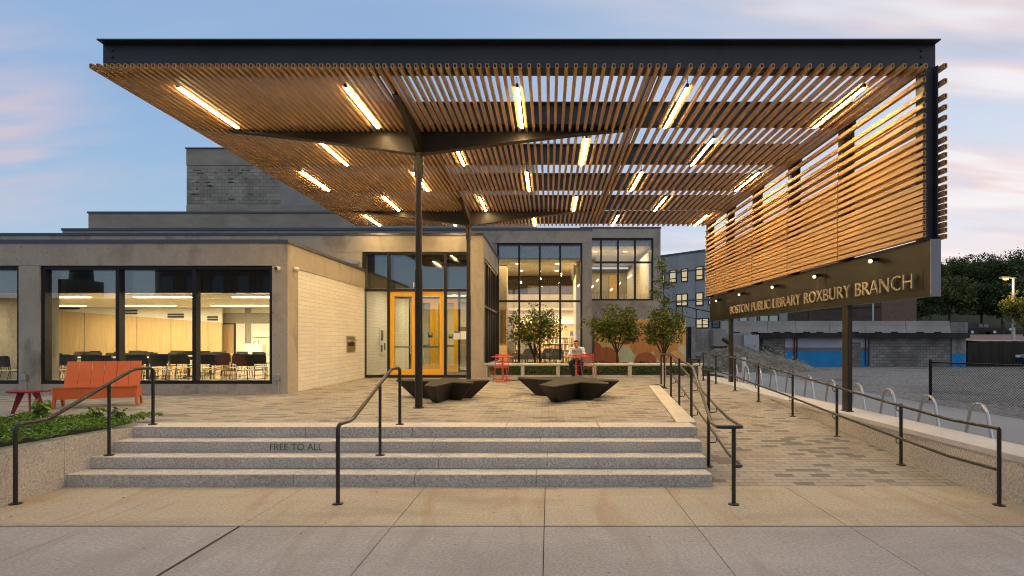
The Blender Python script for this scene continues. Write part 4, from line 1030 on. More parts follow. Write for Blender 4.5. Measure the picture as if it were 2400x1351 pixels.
t1 = cafe_table('red round cafe table behind the left red chair, near the entrance pillar'); t1.location = (wx(1178, 18.9), 18.9, PL)
t2 = dup(t1, (wx(1350.5, 18.6), 18.6, PL), 0, 'red round cafe table the seated man leans on')
c1 = cafe_chair('red folding chair at the left cafe table, its back towards the steps'); c1.location = (wx(1174, 17.9), 17.9, PL); c1.rotation_euler = (0, 0, R(180+16))
c2 = dup(c1, (wx(1379, 18.7), 18.7, PL), R(180-14), 'red folding chair just right of the seated man')
lk = thing('cable_lock', (-1.1, 18.5, PL), 'black cable lock lying by the left red cafe chair', 'cable')
b = MB(); b.tube(bend([(-1.35, 18.3, PL+.01), (-1.2, 18.55, PL+.012), (-1.05, 18.35, PL+.01), (-.95, 18.5, PL+.012), (-.85, 18.4, PL+.01)], .1, 3), .012, 6); b.build('cable', M['black'], lk)

# ------------------------------------------------------------------ person
def capsule(b, p, q, r0, r1, n=12):
    b.tube([p, q], [r0, r1], n); b.ball(p, r0, n); b.ball(q, r1, n)
def fuse(b, name, m, parent, vox=.010, smooth=4):
    o = b.build(name, m, parent); md = o.modifiers.new('r', 'REMESH'); md.mode = 'VOXEL'; md.voxel_size = vox
    sm = o.modifiers.new('s', 'SMOOTH'); sm.factor = .5; sm.iterations = smooth
    bpy.context.view_layer.update(); me = bpy.data.meshes.new_from_object(o.evaluated_get(bpy.context.evaluated_depsgraph_get()))
    o.modifiers.clear(); o.data = me; me.polygons.foreach_set('use_smooth', [True]*len(me.polygons)); me.update(); return o
pr = thing('person', (wx(1351, 19.6), 19.75, PL), 'seated man in pale blue shirt and dark trousers leaning on a red table', 'person')
cx_, cy_ = wx(1351, 19.6), 19.75
def pp(x, y, z): return Vector((cx_+x, cy_+y, PL+z))
sk = MB()   # bare body: head, neck, forearms, hands, feet in one surface
head = pp(-.02, -.50, 1.13)
sk.ball(head, .095, 16, (.80, .95, 1.18)); 
J = dict(hip=(0, .22, .54), chest=(0, -.20, .86), neck=(0, -.36, 1.00), shL=(-.185, -.30, .955), shR=(.185, -.30, .955),
         elL=(-.235, -.55, .775), elR=(.235, -.55, .775), wrL=(-.075, -.80, .785), wrR=(.075, -.80, .785),
         knL=(-.19, -.17, .50), knR=(.17, -.15, .49), anL=(-.10, -.02, .09), anR=(.13, -.05, .09))
J = {k: pp(*v) for k, v in J.items()}
capsule(sk, J['neck'], head+Vector((0, .02, -.04)), .052, .055)
sk.ball(head+Vector((0, -.045, -.075)), .055, 12, (.95, .9, .9))              # jaw
sk.ball(head+Vector((0, -.098, -.02)), .016, 8, (.9, 1.1, 1.6))               # nose
for s in (-1, 1): sk.ball(head+Vector((s*.078, .01, -.01)), .022, 8, (.5, 1, 1.5))
capsule(sk, J['neck'], J['chest'], .07, .12); capsule(sk, J['chest'], J['hip'], .12, .12)
for s in 'LR':
    sg_ = -1 if s == 'L' else 1
    capsule(sk, J['neck'], J['sh'+s], .06, .055); capsule(sk, J['sh'+s], J['el'+s], .05, .038); capsule(sk, J['el'+s], J['wr'+s], .038, .026)
    capsule(sk, J['hip'], J['kn'+s], .085, .055); capsule(sk, J['kn'+s], J['an'+s], .052, .038)
    palm = J['wr'+s]+Vector((-sg_*.035, -.055, .005)); capsule(sk, J['wr'+s], palm, .026, .032)
    for k in range(4):
        base = palm+Vector((-sg_*(.005+.006*k), -.012-.004*k, .022-.016*k)); mid = base+Vector((-sg_*.030, -.022+.004*k, .004)); tip = mid+Vector((-sg_*.018, .012, -.010))
        sk.tube([base, mid, tip], [.0095, .009, .0075], 8); sk.ball(tip, .0075, 8); sk.ball(mid, .009, 8)
    th = palm+Vector((sg_*.004, .012, .030)); sk.tube([J['wr'+s]+Vector((0, -.02, .015)), th, th+Vector((-sg_*.028, -.018, .008))], [.012, .011, .009], 8)
body = fuse(sk, 'body', M['skin'], pr, .0065, 2)
sh = MB()
capsule(sh, J['chest']+Vector((-.07, .0, .0)), J['hip']+Vector((-.04, 0, .03)), .125, .125); capsule(sh, J['chest']+Vector((.07, .0, 0)), J['hip']+Vector((.04, 0, .03)), .125, .125)
capsule(sh, J['neck']+Vector((0, .03, -.035)), J['chest'], .098, .14)
for s in 'LR': capsule(sh, J['neck']+Vector((0, .02, -.035)), J['sh'+s], .088, .078); capsule(sh, J['sh'+s], J['el'+s], .072, .056); capsule(sh, J['el'+s], J['el'+s].lerp(J['wr'+s], .55), .056, .046); capsule(sh, J['sh'+s], J['chest'], .07, .10)
sh.tube([J['neck']+Vector((0, .0, .0)), J['neck']+Vector((0, -.02, .045))], [.072, .066], 14)
fuse(sh, 'shirt', M['shirt'], pr, .012, 3)
tr = MB()
for s in 'LR': capsule(tr, J['hip'], J['kn'+s], .115, .078); capsule(tr, J['kn'+s], J['an'+s], .076, .056)
capsule(tr, J['hip']+Vector((-.06, 0, 0)), J['hip']+Vector((.06, 0, 0)), .12, .12); fuse(tr, 'trousers', M['jeans'], pr, .012, 3)
hr = MB(); hr.ball(head+Vector((0, .022, .035)), .098, 16, (.86, .95, .95)); hr.ball(head+Vector((0, -.03, .082)), .062, 12, (1.05, 1, .62)); fuse(hr, 'hair', M['hair'], pr, .008, 2)
gl_ = MB()
for s in (-1, 1): gl_.tube([head+Vector((s*.032+math.cos(a)*.024, -.094, .005+math.sin(a)*.018)) for a in [i*math.pi/5 for i in range(10)]], .0035, 6, closed=True); gl_.tube([head+Vector((s*.058, -.09, .008)), head+Vector((s*.08, .0, .01))], .003, 6)
gl_.build('glasses', M['black'], pr)
for s in 'LR':
    b = MB(); a_ = J['an'+s]; capsule(b, a_+Vector((0, .02, -.045)), a_+Vector((0, -.15, -.055)), .042, .035); fuse(b, 'shoe', M['hair'], pr, .008, 2)

# ------------------------------------------------------------------ meeting-room furniture
def stack_chair(label):
    t = local('meeting_chair', label, 'chair', 'black meeting chairs behind the glass'); m = M['black']
    b = MB(); n_ = 6
    for i in range(n_):
        a0, a1 = -.24+.48*i/n_, -.24+.48*(i+1)/n_; f = lambda x: .25+.05*(1-(x/.24)**2)
        b.hull_quad([(a0, f(a0), .56), (a1, f(a1), .56), (a1, f(a1)+.012, .56), (a0, f(a0)+.012, .56)], [(a0*.96, f(a0)+.05, .84), (a1*.96, f(a1)+.05, .84), (a1*.96, f(a1)+.062, .84), (a0*.96, f(a0)+.062, .84)])
    b.build('backrest', m, t)
    b = MB(); b.bbox(-.23, .23, -.23, .22, .445, .462, .006); b.build('seat', M['seat_pad'], t)
    b = MB()
    for s in (-1, 1): b.tube(bend([(s*.24, .28, .80), (s*.24, .22, .44), (s*.24, -.22, .44), (s*.24, -.27, .012), (s*.24, .30, .012), (s*.24, .22, .44)], .04, 3), .009, 6)
    b.build('frame', M['blackm'], t); return t
def meet_table(x, y, w, label):
    t = thing('meeting_table', (x, y, PL), label, 'table', 'meeting tables behind the glass')
    b = MB(); b.bbox(x-w/2, x+w/2, y-.35, y+.35, PL+.71, PL+.735, .006); b.build('table_top', M['ply'], t); b = MB()
    for s in (-1, 1): b.box(x+s*(w/2-.3)-.03, x+s*(w/2-.3)+.03, y-.03, y+.03, PL+.02, PL+.709); b.tube([(x+s*(w/2-.3), y-.3, PL+.03), (x+s*(w/2-.3), y+.3, PL+.03)], .02, 6)
    b.build('leg', M['blackm'], t)
rows = [('nearest', 16.1, [(143, 12), (248, 190), (312, 20), (385, 170), (505, 8), (592, 176)]), ('front', 17.3, [(130, 10), (171, -20), (228, 25), (262, 160), (332, 10), (372, -160), (421, 15), (492, 5), (560, 190), (600, 20)]),
        ('second', 19.0, [(152, 170), (203, 10), (247, -15), (295, 180), (340, 12), (390, -20), (436, 160), (480, 15), (535, 180), (589, -10)]),
        ('third', 20.8, [(180, 10), (222, 180), (268, -10), (318, 12), (362, 170), (412, 0), (455, 180), (508, 10), (555, -12), (615, 170)]),
        ('rear', 22.6, [(240, 170), (300, 0), (350, 175), (402, 5), (450, 180), (498, 170)])]
nth = ['first', 'second', 'third', 'fourth', 'fifth', 'sixth', 'seventh', 'eighth', 'ninth', 'tenth', 'eleventh', 'twelfth']
proto = None
for rn, Y, L in rows:
    for i, (px, a_) in enumerate(L):
        lab = 'black meeting chair, %s from the left in the %s row behind the big window' % (nth[i], rn)
        if proto is None: proto = stack_chair(lab); c = proto
        else: c = dup(proto, (0, 0, 0), 0, lab)
        c.location = (wx(px, Y), Y+.12*math.sin(i*2.3), PL+.006); c.rotation_euler = (0, 0, R(a_+180 if rn in ('front',) else a_))
for i, (px, a_) in enumerate(((8, 200), (38, 150))):
    c = dup(proto, (wx(px, 15.6), 15.6, PL+.006), R(a_), ['black meeting chair at the left edge of the photo behind the narrow window', 'black meeting chair behind the narrow left window, next to the pillar'][i])
meet_table(wx(165, 18.1), 18.1, 1.6, 'meeting table at the left behind the wide window'); meet_table(wx(300, 18.2), 18.2, 1.8, 'meeting table behind the middle of the wide window, front row')
meet_table(wx(400, 19.9), 19.9, 1.8, 'meeting table in the middle of the room, second row'); meet_table(wx(570, 21.8), 21.8, 3.0, 'long meeting table in front of the white lectern')
ll = thing('lectern', (wx(600, 23.4), 23.4, PL), 'white lectern with two thin microphones at the back of the meeting room', 'lectern')
x = wx(600, 23.4); B('cabinet', M['white'], (x-.32, x+.32, 23.2, 23.6, PL+.01, wz(806, 23.4)), par=ll)
b = MB(); zt_ = wz(806, 23.4); b.tube(bend([(x+.1, 23.4, zt_), (x+.1, 23.4, zt_+.10), (x+.12, 23.3, zt_+.17)], .05), .008, 6); b.tube(bend([(x-.1, 23.4, zt_), (x-.1, 23.4, zt_+.05), (x+.0, 23.3, zt_+.10)], .05), .008, 6); b.build('microphone', M['black'], ll)
# paper on tables
# lounge chairs in the reading room
def lounge(label):
    t = local('lounge_chair', label, 'armchair', 'grey felt armchairs in the reading room')
    b = MB(); b.bbox(-.30, .30, -.28, .28, .36, .46, .04); b.build('seat', M['grey_fab'], t)
    b = MB(); A = [(-.26, .26, .38), (.26, .26, .38), (.26, .33, .38), (-.26, .33, .38)]; Bq = [(-.33, .40, .62), (.33, .40, .62), (.33, .45, .62), (-.33, .45, .62)]; Cq = [(-.22, .46, .86), (.22, .46, .86), (.22, .50, .86), (-.22, .50, .86)]
    b.hull_quad(A, Bq); b.hull_quad(Bq, Cq); b.build('backrest', M['grey_fab'], t)
    for s in (-1, 1):
        b = MB(); b.prism([(-.26, .40), (.30, .40), (.36, .66), (-.20, .62)], s*.31-.02, s*.31+.02, 'x'); b.build('armrest', M['grey_fab'], t)
        for y in (-.22, .22): b = MB(); b.tube([(s*.22, y, .37), (s*.27, y*1.15, 0)], .018, 8); b.build('leg', M['black'], t)
    return t
q = lounge('grey felt armchair at the left, turned sideways near the dark monitor'); q.location = (wx(1216, 27.4), 27.4, PL+.006); q.rotation_euler = (0, 0, R(110))
dup(q, (wx(1246, 27.6), 27.6, PL+.006), R(172), 'grey felt armchair seen from behind, left of the first tree trunk')
dup(q, (wx(1272, 28.0), 28.0, PL+.006), R(215), 'grey felt armchair just right of the first tree trunk')
dup(q, (wx(1297, 27.5), 27.5, PL+.006), R(200), 'grey felt armchair nearest the seated man, by the mullion')
wt_ = thing('reading_table', (wx(1290, 29.5), 29.5, PL), 'small light wood table behind the armchairs', 'table'); x = wx(1290, 29.5)
b = MB(); b.bbox(x-.5, x+.5, 29.2, 29.8, PL+.70, PL+.735, .008); b.build('table_top', M['ply'], wt_); 
for s in (-1, 1): b = MB(); b.tube([(x+s*.45, 29.3, PL+.7), (x+s*.45, 29.3, PL+.01)], .025, 8); b.tube([(x+s*.45, 29.7, PL+.7), (x+s*.45, 29.7, PL+.01)], .025, 8); b.build('leg', M['ply'], wt_)
dk = thing('desk', (wx(1232, 28.6), 28.6, PL), 'white desk unit with dark monitor behind the left armchairs', 'desk')
x = wx(1235, 28.8); B('cabinet', M['white'], (x-.35, x+.35, 28.6, 29.0, PL+.01, 1.75), par=dk); B('monitor', M['black'], (x-.05, x+.30, 28.5, 28.54, 1.78, 2.15), par=dk)

# ================================================================== planting
def leaves(name, m, P_, size, seed=0, parent=None, flat=.5, aspect=.55):
    """many small leaf blades at the given points"""
    rs = np.random.RandomState(seed); P_ = np.asarray(P_, float); n_ = len(P_)
    if parent: P_ = P_-np.array(OFF[parent.name])
    nrm = rs.normal(size=(n_, 3)); nrm[:, 2] = np.abs(nrm[:, 2])+flat; nrm /= np.linalg.norm(nrm, axis=1)[:, None]
    t = rs.normal(size=(n_, 3)); t -= (t*nrm).sum(1)[:, None]*nrm; t /= np.linalg.norm(t, axis=1)[:, None]; w = np.cross(nrm, t)
    L = (size*rs.uniform(.6, 1.3, n_))[:, None]; W_ = L*aspect
    v = np.stack([P_-t*L*.5, P_-t*L*.1+w*W_*.5-nrm*L*.04, P_+t*L*.5+nrm*-.08*L, P_-t*L*.1-w*W_*.5-nrm*L*.04, P_+t*L*.22+w*W_*.34, P_+t*L*.22-w*W_*.34], 1).reshape(-1, 3)
    me = bpy.data.meshes.new(name); nf = n_; me.vertices.add(len(v)); me.vertices.foreach_set('co', v.ravel())
    idx = (np.arange(n_)[:, None]*6+np.array([0, 1, 4, 2, 5, 3])).ravel(); me.loops.add(len(idx)); me.loops.foreach_set('vertex_index', idx.astype(np.int32))
    me.polygons.add(nf); me.polygons.foreach_set('loop_start', (np.arange(nf)*6).astype(np.int32)); me.polygons.foreach_set('loop_total', np.full(nf, 6, np.int32))
    me.materials.append(m); me.update(calc_edges=True); me.validate()
    o = bpy.data.objects.new(name, me); COL.objects.link(o)
    if parent: o.parent = parent; OFF[o.name] = OFF[parent.name]
    return o
rs = np.random.RandomState(5)
def bed(x0, x1, y0, y1, z0, z1, n_, fn=None):
    X = rs.uniform(x0, x1, n_); Y = rs.uniform(y0, y1, n_)
    h = .5+.25*np.sin(X*3.1+1)*np.cos(Y*2.7)+.25*np.sin(X*7.3+Y*5.1); Z = z0+(z1-z0)*(h*.6+.4)*rs.uniform(.45, 1, n_)**.5
    P_ = np.stack([X, Y, Z], 1)
    return P_[fn(X, Y)] if fn is not None else P_
P1 = bed(-10.5, -6.0, 4.3, 9.35, .58, .77, 30000, lambda X, Y: X < np.where(Y < 7.62, -6.16-(7.62-Y)*.09, -6.16+(Y-7.62)*.14)+.02-.10*np.abs(np.sin(Y*9+X*5)))
tag(leaves('bed_ground_cover', M['leaf_bed'], P1, .054, 1, flat=.9), 'bright green leafy ground cover in the raised bed left of the steps', 'ground cover', kind='stuff')
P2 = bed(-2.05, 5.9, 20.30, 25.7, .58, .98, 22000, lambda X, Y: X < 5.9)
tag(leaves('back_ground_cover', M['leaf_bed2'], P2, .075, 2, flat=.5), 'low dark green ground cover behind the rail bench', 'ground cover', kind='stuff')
sheet('back_bed_soil', [(-2.0, 20.29), (6.0, 20.29), (6.0, 25.78), (-2.0, 25.78)], PL+.02, M['soil'])
def sprig(x, y, z, h, label, seed, lsz=.13):
    t = thing('leafy_plant', (x, y, z), label, 'plant', 'taller plants in the left bed'); rr_ = random.Random(seed); b = MB(); pts = []
    for k in range(4):
        a = rr_.uniform(0, 6.28); L = rr_.uniform(.08, .22); e = (x+math.cos(a)*L, y+math.sin(a)*L*.6, z+h*rr_.uniform(.7, 1)); b.tube([(x, y, z-.05), ((x+e[0])/2, (y+e[1])/2, z+h*.6), e], [.006, .005, .003], 5)
        for j in range(7): f_ = rr_.uniform(.5, 1.05); pts.append((x+(e[0]-x)*f_+rr_.gauss(0, .035), y+(e[1]-y)*f_+rr_.gauss(0, .035), z+(e[2]-z)*f_+rr_.gauss(0, .02)))
    b.build('stem', M['bark'], t); leaves('foliage', M['leaf_bed'], pts, lsz, seed, t, .8)
sprig(-7.62, 8.9, .66, .30, 'tall leafy sprig in front of the crimson side table', 4, .15)
sprig(-6.85, 9.0, .66, .22, 'small sprig at the right tip of the leafy bed', 6, .10); sprig(-6.45, 9.02, .64, .25, 'taller sprig nearest the middle post of the left handrail', 9, .10)

def tree(name, x, y, z, trunk_h, crown, n_leaf, label, mats, lsz, group, seed, vase=True, tr_r=.05, spike=None, sc=1.0):
    t = thing(name, (x, y, z), label, 'tree', group); rr_ = random.Random(seed); b = MB(); tips = []
    cxr, cyr, czr, cc = crown; top = Vector((x, y, z+trunk_h))
    b.tube([(x, y, z-.05), (x+.01, y, z+trunk_h*.5), tuple(top)], [tr_r, tr_r*.82, tr_r*.72], 9)
    nb = 11
    for k in range(nb):
        a = 2*math.pi*k/nb+rr_.uniform(-.25, .25); r = rr_.uniform(.55, .95); e = Vector((x+math.cos(a)*cxr*r, y+math.sin(a)*cyr*r, cc+czr*rr_.uniform(-.25, .75)))
        mid = top.lerp(e, .45)+Vector((0, 0, .10*czr)); st_ = top-Vector((0, 0, rr_.uniform(0, .18)*trunk_h*.5))
        b.tube([st_, mid, e], [tr_r*.42, tr_r*.26, tr_r*.08], 6); tips.append((st_, mid, e))
        for j in range(3):
            s_ = mid.lerp(e, rr_.uniform(0, .7)); e2 = s_+Vector((rr_.gauss(0, .3)*cxr, rr_.gauss(0, .3)*cyr, rr_.uniform(.05, .45)*czr)); b.tube([s_, e2], [tr_r*.14, tr_r*.05], 5); tips.append((s_, s_, e2))
    if spike:
        e = Vector((x-.05*sc, y, spike)); b.tube([top, top.lerp(e, .5)+Vector((.04, 0, 0)), e], [tr_r*.5, tr_r*.3, tr_r*.08], 6)
        for j in range(9):
            s_ = top.lerp(e, .35+.07*j); e2 = s_+Vector((rr_.uniform(-.5, .5)*(1-j*.07), rr_.uniform(-.3, .3), rr_.uniform(.05, .4))); b.tube([s_, e2], [tr_r*.13, tr_r*.05], 5); tips += [(s_, s_, e2)]*2
    b.build('trunk', mats[0], t)
    rs_ = np.random.RandomState(seed); pts = []
    # leaf clusters along the outer part of every twig, plus loose leaves; gaps stay between clusters
    per = int(n_leaf*.75/len(tips)); sg = .11*(cxr+czr)/2*1.25
    for (s_, m_, e) in tips:
        for q in range(per):
            f_ = rs_.beta(2.2, 1.2); p = m_.lerp(e, f_); pts.append((p.x+rs_.normal(0, sg), p.y+rs_.normal(0, sg), p.z+rs_.normal(0, sg*.8)))
    k = 0
    while k < n_leaf*.25:
        v = rs_.uniform(-1, 1, 3); r = np.linalg.norm(v)
        if .45 < r < 1 and v[2] > -.65 and math.sin(v[0]*9+seed)+math.sin(v[1]*8)+math.sin(v[2]*10+seed*2) > .1: pts.append((x+v[0]*cxr, y+v[1]*cyr, cc+v[2]*czr)); k += 1
    leaves('crown', mats[1], pts, lsz, seed, t, .25, .5); return t
G3 = 'young trees in the planting bed'
def tx(px): return wx(px, 22.3)
tree('young_tree', tx(1253), 22.3, PL, wz(838, 22.3)-PL, (.98, .8, .98, wz(770, 22.3)), 3300, 'small vase shaped tree standing before the tall lit window', (M['bark_dark'], M['leaf_tree']), .105, G3, 21, tr_r=.055)
tree('young_tree', tx(1446), 22.3, PL, wz(825, 22.3)-PL, (1.02, .85, .92, wz(768, 22.3)), 4600, 'dense round young tree in the middle, before the mural', (M['bark_dark'], M['leaf_tree']), .105, G3, 22, tr_r=.05)
tree('young_tree', tx(1552), 22.0, PL, wz(835, 22.0)-PL, (.80, .7, .85, wz(775, 22.0)), 4300, 'tall spiky young tree at the right end of the bed', (M['bark_dark'], M['leaf_tree']), .10, G3, 25, tr_r=.05, spike=wz(612, 22.0))
# ================================================================== right-hand side
hoops = [(6.57, 9.13), (6.64, 10.45), (6.74, 11.85), (6.83, 13.2), (6.93, 14.65), (7.02, 16.1), (7.10, 17.6), (7.18, 19.1), (7.25, 20.6), (7.32, 22.1), (7.38, 23.6)]
proto = None
for i, (x, y) in enumerate(hoops):
    lab = ('shiny steel bike hoop nearest the camera' if i == 0 else 'farthest shiny steel bike hoop of the row' if i == 10 else 'shiny steel bike hoop, %s from the camera in the row' % nth[i])
    if proto is None:
        t = local('bike_hoop', lab, 'bike rack', 'bike hoops beside the ramp wall'); b = MB(); pts = [(0, -.40, 0)]
        for k in range(13): a = math.pi-math.pi*k/12; pts.append((0, .20*math.cos(a)*1.0, .70+.20*math.sin(a)))
        pts.append((0, .40, 0)); b.tube(pts, .024, 12); b.build('hoop', M['chrome'], t); f = MB(); f.cyl(0, -.40, .001, .012, .06, 14); f.cyl(0, .40, .001, .012, .06, 14); f.build('base_plate', M['chrome'], t); proto = t; t.location = (x, y, -.01)
    else: dup(proto, (x, y, -.01), 0, lab)
bo = thing('bollard', (7.85, 24, 0), 'white cylindrical bollard light behind the bike hoops', 'bollard'); b = MB(); b.cyl(7.85, 24, -.01, 1.13, .085, 18); b.build('post', M['white'], bo); b = MB(); b.cyl(7.85, 24, 1.131, 1.16, .088, 18); b.build('cap', M['white'], bo)
lb = thing('litter_bin', (4.9, 20.3, PL), 'small dark litter bin frame at the head of the ramp', 'bin')
B('frame', M['steel'], (4.72, 4.76, 20.0, 20.3, PL, PL+.62), (5.04, 5.08, 20.0, 20.3, PL, PL+.62), (4.761, 5.039, 20.0, 20.3, PL+.58, PL+.62), par=lb); B('liner', M['coping'], (4.80, 5.0, 20.05, 20.25, PL+.05, PL+.56), par=lb)
# path lights in the bed
for i, (px, py, lab) in enumerate(((1310, 847, 'small pale path light by the rail, just left of the seated man'), (1478, 850, 'small pale path light by the rail, before the mural'))):
    x = wx(px, 20.6); t = thing('path_light', (x, 20.6, PL), lab, 'path light'); b = MB(); b.cyl(x, 20.6, PL, wz(py, 20.6)-.05, .018, 8); b.build('stem', M['galv'], t); b = MB(); b.bbox(x-.07, x+.07, 20.53, 20.67, wz(py, 20.6)-.05, wz(py, 20.6)+.02, .01); b.build('head', M['white'], t)

# grey three-storey building beyond, seen at an angle
A0 = Vector((29.7, 57, 0)); dF = Vector((-.646, .763, 0)); nF = Vector((-.763, -.646, 0))
fb = thing('grey_office_building', (25, 62.6, 0), 'grey painted three storey building with lit windows behind the library', 'building')
B0 = Vector((25, 62.6, 0))
def fpt(s_, o_, z): p = B0+dF*s_-nF*o_; return (p.x, p.y, z)
def fbox(mb, s0, s1, o0, o1, z0, z1):
    mb.hull_quad([fpt(s0, o0, z0), fpt(s1, o0, z0), fpt(s1, o1, z0), fpt(s0, o1, z0)], [fpt(s0, o0, z1), fpt(s1, o0, z1), fpt(s1, o1, z1), fpt(s0, o1, z1)])
def fs(px): r = (px-CX)/F_; return (25-62.6*r)/(.646+.763*r)
def fz(px, py): Y = 62.6+.763*fs(px); return H_+(CY-py)*Y/F_
ROOF = 12.35
b = MB(); fbox(b, 0, 22, 0, 12, -.5, ROOF); b.build('wall', M['grey_wall'], fb)
b = MB(); fbox(b, -.1, 22.1, -.12, 12, ROOF+.002, ROOF+.18); fbox(b, 0, 22, -.10, -.005, 10.15, 10.3); fbox(b, 0, 22, -.10, -.005, 6.55, 6.7); fbox(b, 0, 22, -.10, -.005, 3.0, 3.12); b.build('band', M['coping'], fb)
b = MB()
for px in (1622, 1760, 1520): s_ = fs(px); fbox(b, s_-.5, s_+.5, -.07, -.005, 6.72, 10.1); fbox(b, s_-.5, s_+.5, -.07, -.005, 3.14, 6.5)
b.build('pilaster', M['grey_wall'], fb)
wins = [(1569, 1586, 633, 664), (1597, 1613, 630, 661), (1631, 1649, 625, 657), (1553, 1559, 637, 667), (1585, 1612.5, 689, 718.5), (1631, 1649, 686, 717), (1661, 1680, 683, 715), (1631.5, 1662, 746, 770), (1668, 1688, 744, 769), (1692, 1712, 742, 768), (1732, 1776, 740, 767), (1780, 1826, 738, 766)]
for (p0, p1, q0, q1) in wins:
    s1_, s0_ = fs(p0), fs(p1); pm_ = (p0+p1)/2; z0_, z1_ = fz(pm_, q1), fz(pm_, q0)
    b = MB(); w_ = .12; fbox(b, s0_, s0_+w_, -.09, -.004, z0_, z1_); fbox(b, s1_-w_, s1_, -.09, -.004, z0_, z1_); fbox(b, s0_+w_, s1_-w_, -.09, -.004, z0_, z0_+w_); fbox(b, s0_+w_, s1_-w_, -.09, -.004, z1_-w_, z1_); fbox(b, s0_+w_, s1_-w_, -.085, -.004, z0_+(z1_-z0_)*.30, z0_+(z1_-z0_)*.30+.1)
    if p1-p0 > 24: m__ = (s0_+s1_)/2; fbox(b, m__-.07, m__+.07, -.086, -.004, z0_+w_, z1_-w_)
    o = b.build('window', M['frame'], fb); b = MB(); fbox(b, s0_+w_*.5, s1_-w_*.5, -.03, -.006, z0_+w_*.5, z1_-w_*.5)
    lit = mat('x') if False else (M['window_lit'] if q0 < 735 or p0 < 1700 and q0 > 740 and p0 < 1640 else M['dark_glass'])
    if q0 > 735 and p0 > 1720: lit = M['curtain'] if 'curtain' in M else M.setdefault('curtain', emit('drawn_lit_curtain', (.42, .55, .50), .35))
    b.build('pane', lit, o)
ph = B('plant_room', M['black_conc'], (10.8, 13.6, 76.5, 79, 12.54, 15.0), par=fb)
b = MB()
for i in range(14): b.box(10.85+i*.2, 10.9+i*.2, 76.44, 76.499, 12.6, 14.9)
for x0_, z0_, x1_, z1_ in ((10.9, 15.0, 10.9, 15.9), (13.5, 15, 13.5, 15.9), (12.3, 15, 12.9, 16.3), (12.9, 16.3, 13.2, 15), (12.1, 15.1, 13.4, 15.9), (10.9, 15.85, 13.5, 15.85)): b.tube([(x0_, 77, z0_), (x1_, 77, z1_)], .03, 5)
b.build('roof_rail', M['blackm'], fb)
sr = thing('stair_railing', (19, 60, 3), 'thin black metal stair railing in front of the grey building', 'railing')
b = MB(); pts = [(1585, 716), (1600, 717), (1632, 725), (1668, 732)]
P3 = [Vector((wx(p, 60), 60, wz(q, 60))) for p, q in pts]; b.tube(P3, .05, 6)
for p in P3: b.tube([p, p-Vector((0, 0, 2.2))], .04, 5)
P4 = [p-Vector((0, 0, 1.0)) for p in P3]; b.tube(P4, .03, 5); b.build('rail', M['blackm'], sr)
bb = thing('brick_building', (27, 58, 0), 'low brown brick building right of the grey one, under the sign', 'building')
b = MB(); p = [fpt(-9.2, .1, 0), fpt(-.02, .1, 0), fpt(-.02, 9, 0), fpt(-9.2, 9, 0)]; b.hull_quad([(x, y, -.5) for x, y, z in p], [(x, y, 6.3) for x, y, z in p]); b.build('wall', M['brown_brick'], bb)
b = MB()
for s_ in (-2.2, -6.2): fbox(b, s_-.03, s_+.03, .06, .098, .2, 6.2)
fbox(b, -9.1, -.1, .06, .098, 4.9, 5.0); b.build('joint', M['black'], bb)

# retaining structure along the back of the gravel lot
YR = 42.5
rt = thing('retaining_wall', (22, YR, 0), 'old block retaining wall with blue and white painted stretch behind the gravel lot', 'retaining wall')
xa = wx(1780, YR)
def rb(nm, m, p0, p1, z0, z1, y0=YR, y1=YR+.4): return B(nm, m, (wx(p0, YR), wx(p1, YR), y0, y1, z0, z1), par=rt)
rb('blockwork', M['cmu'], 1790, 1839, -.1, 2.0); rb('blue_band', M['blue_paint'], 1840, 1974, -.1, wz(824, YR)-.0); rb('grey_band', M['greyblue'], 1840, 1974, wz(824, YR)+.002, wz(815, YR)); rb('white_band', M['white_wall'], 1840, 1974, wz(815, YR)+.002, 2.0)
rb('blockwork', M['cmu'], 1974.5, 2017, -.1, wz(803, YR)); rb('white_band', M['white_wall'], 1974.5, 2017, wz(803, YR)+.002, 2.0)
rb('blue_band', M['blue_paint'], 2017.5, 2036, -.1, wz(826, YR)); rb('grey_band', M['greyblue'], 2017.5, 2036, wz(826, YR)+.002, wz(815, YR)); rb('white_band', M['white_wall'], 2017.5, 2036, wz(815, YR)+.002, 2.0)
rb('blockwork', M['cmu'], 2036.5, 2228, -.1, 2.0); rb('pier', M['old_conc'], 2229, 2262, wz(828, YR), 2.35, YR-.1); rb('blue_band', M['blue_paint'], 2229, 2262, -.1, wz(828, YR)-.002, YR-.1)
rb('deck_edge', M['black_conc'], 1775, 2262, 2.002, 2.36, YR-.5, YR+1.2)
b = MB()
for px in (2029, 2036.5, 1862, 1868): b.cyl(wx(px, YR-.05), YR-.06, 0, 2.0, .045, 8)
b.build('pipe', mat('rusty_pipe', (.12, .04, .03), .8), rt)
jb = ['farthest left', 'second', 'third', 'fourth', 'fifth', 'rightmost']; seg = [1690, 1796, 1862, 1940, 2024, 2118, 2222]
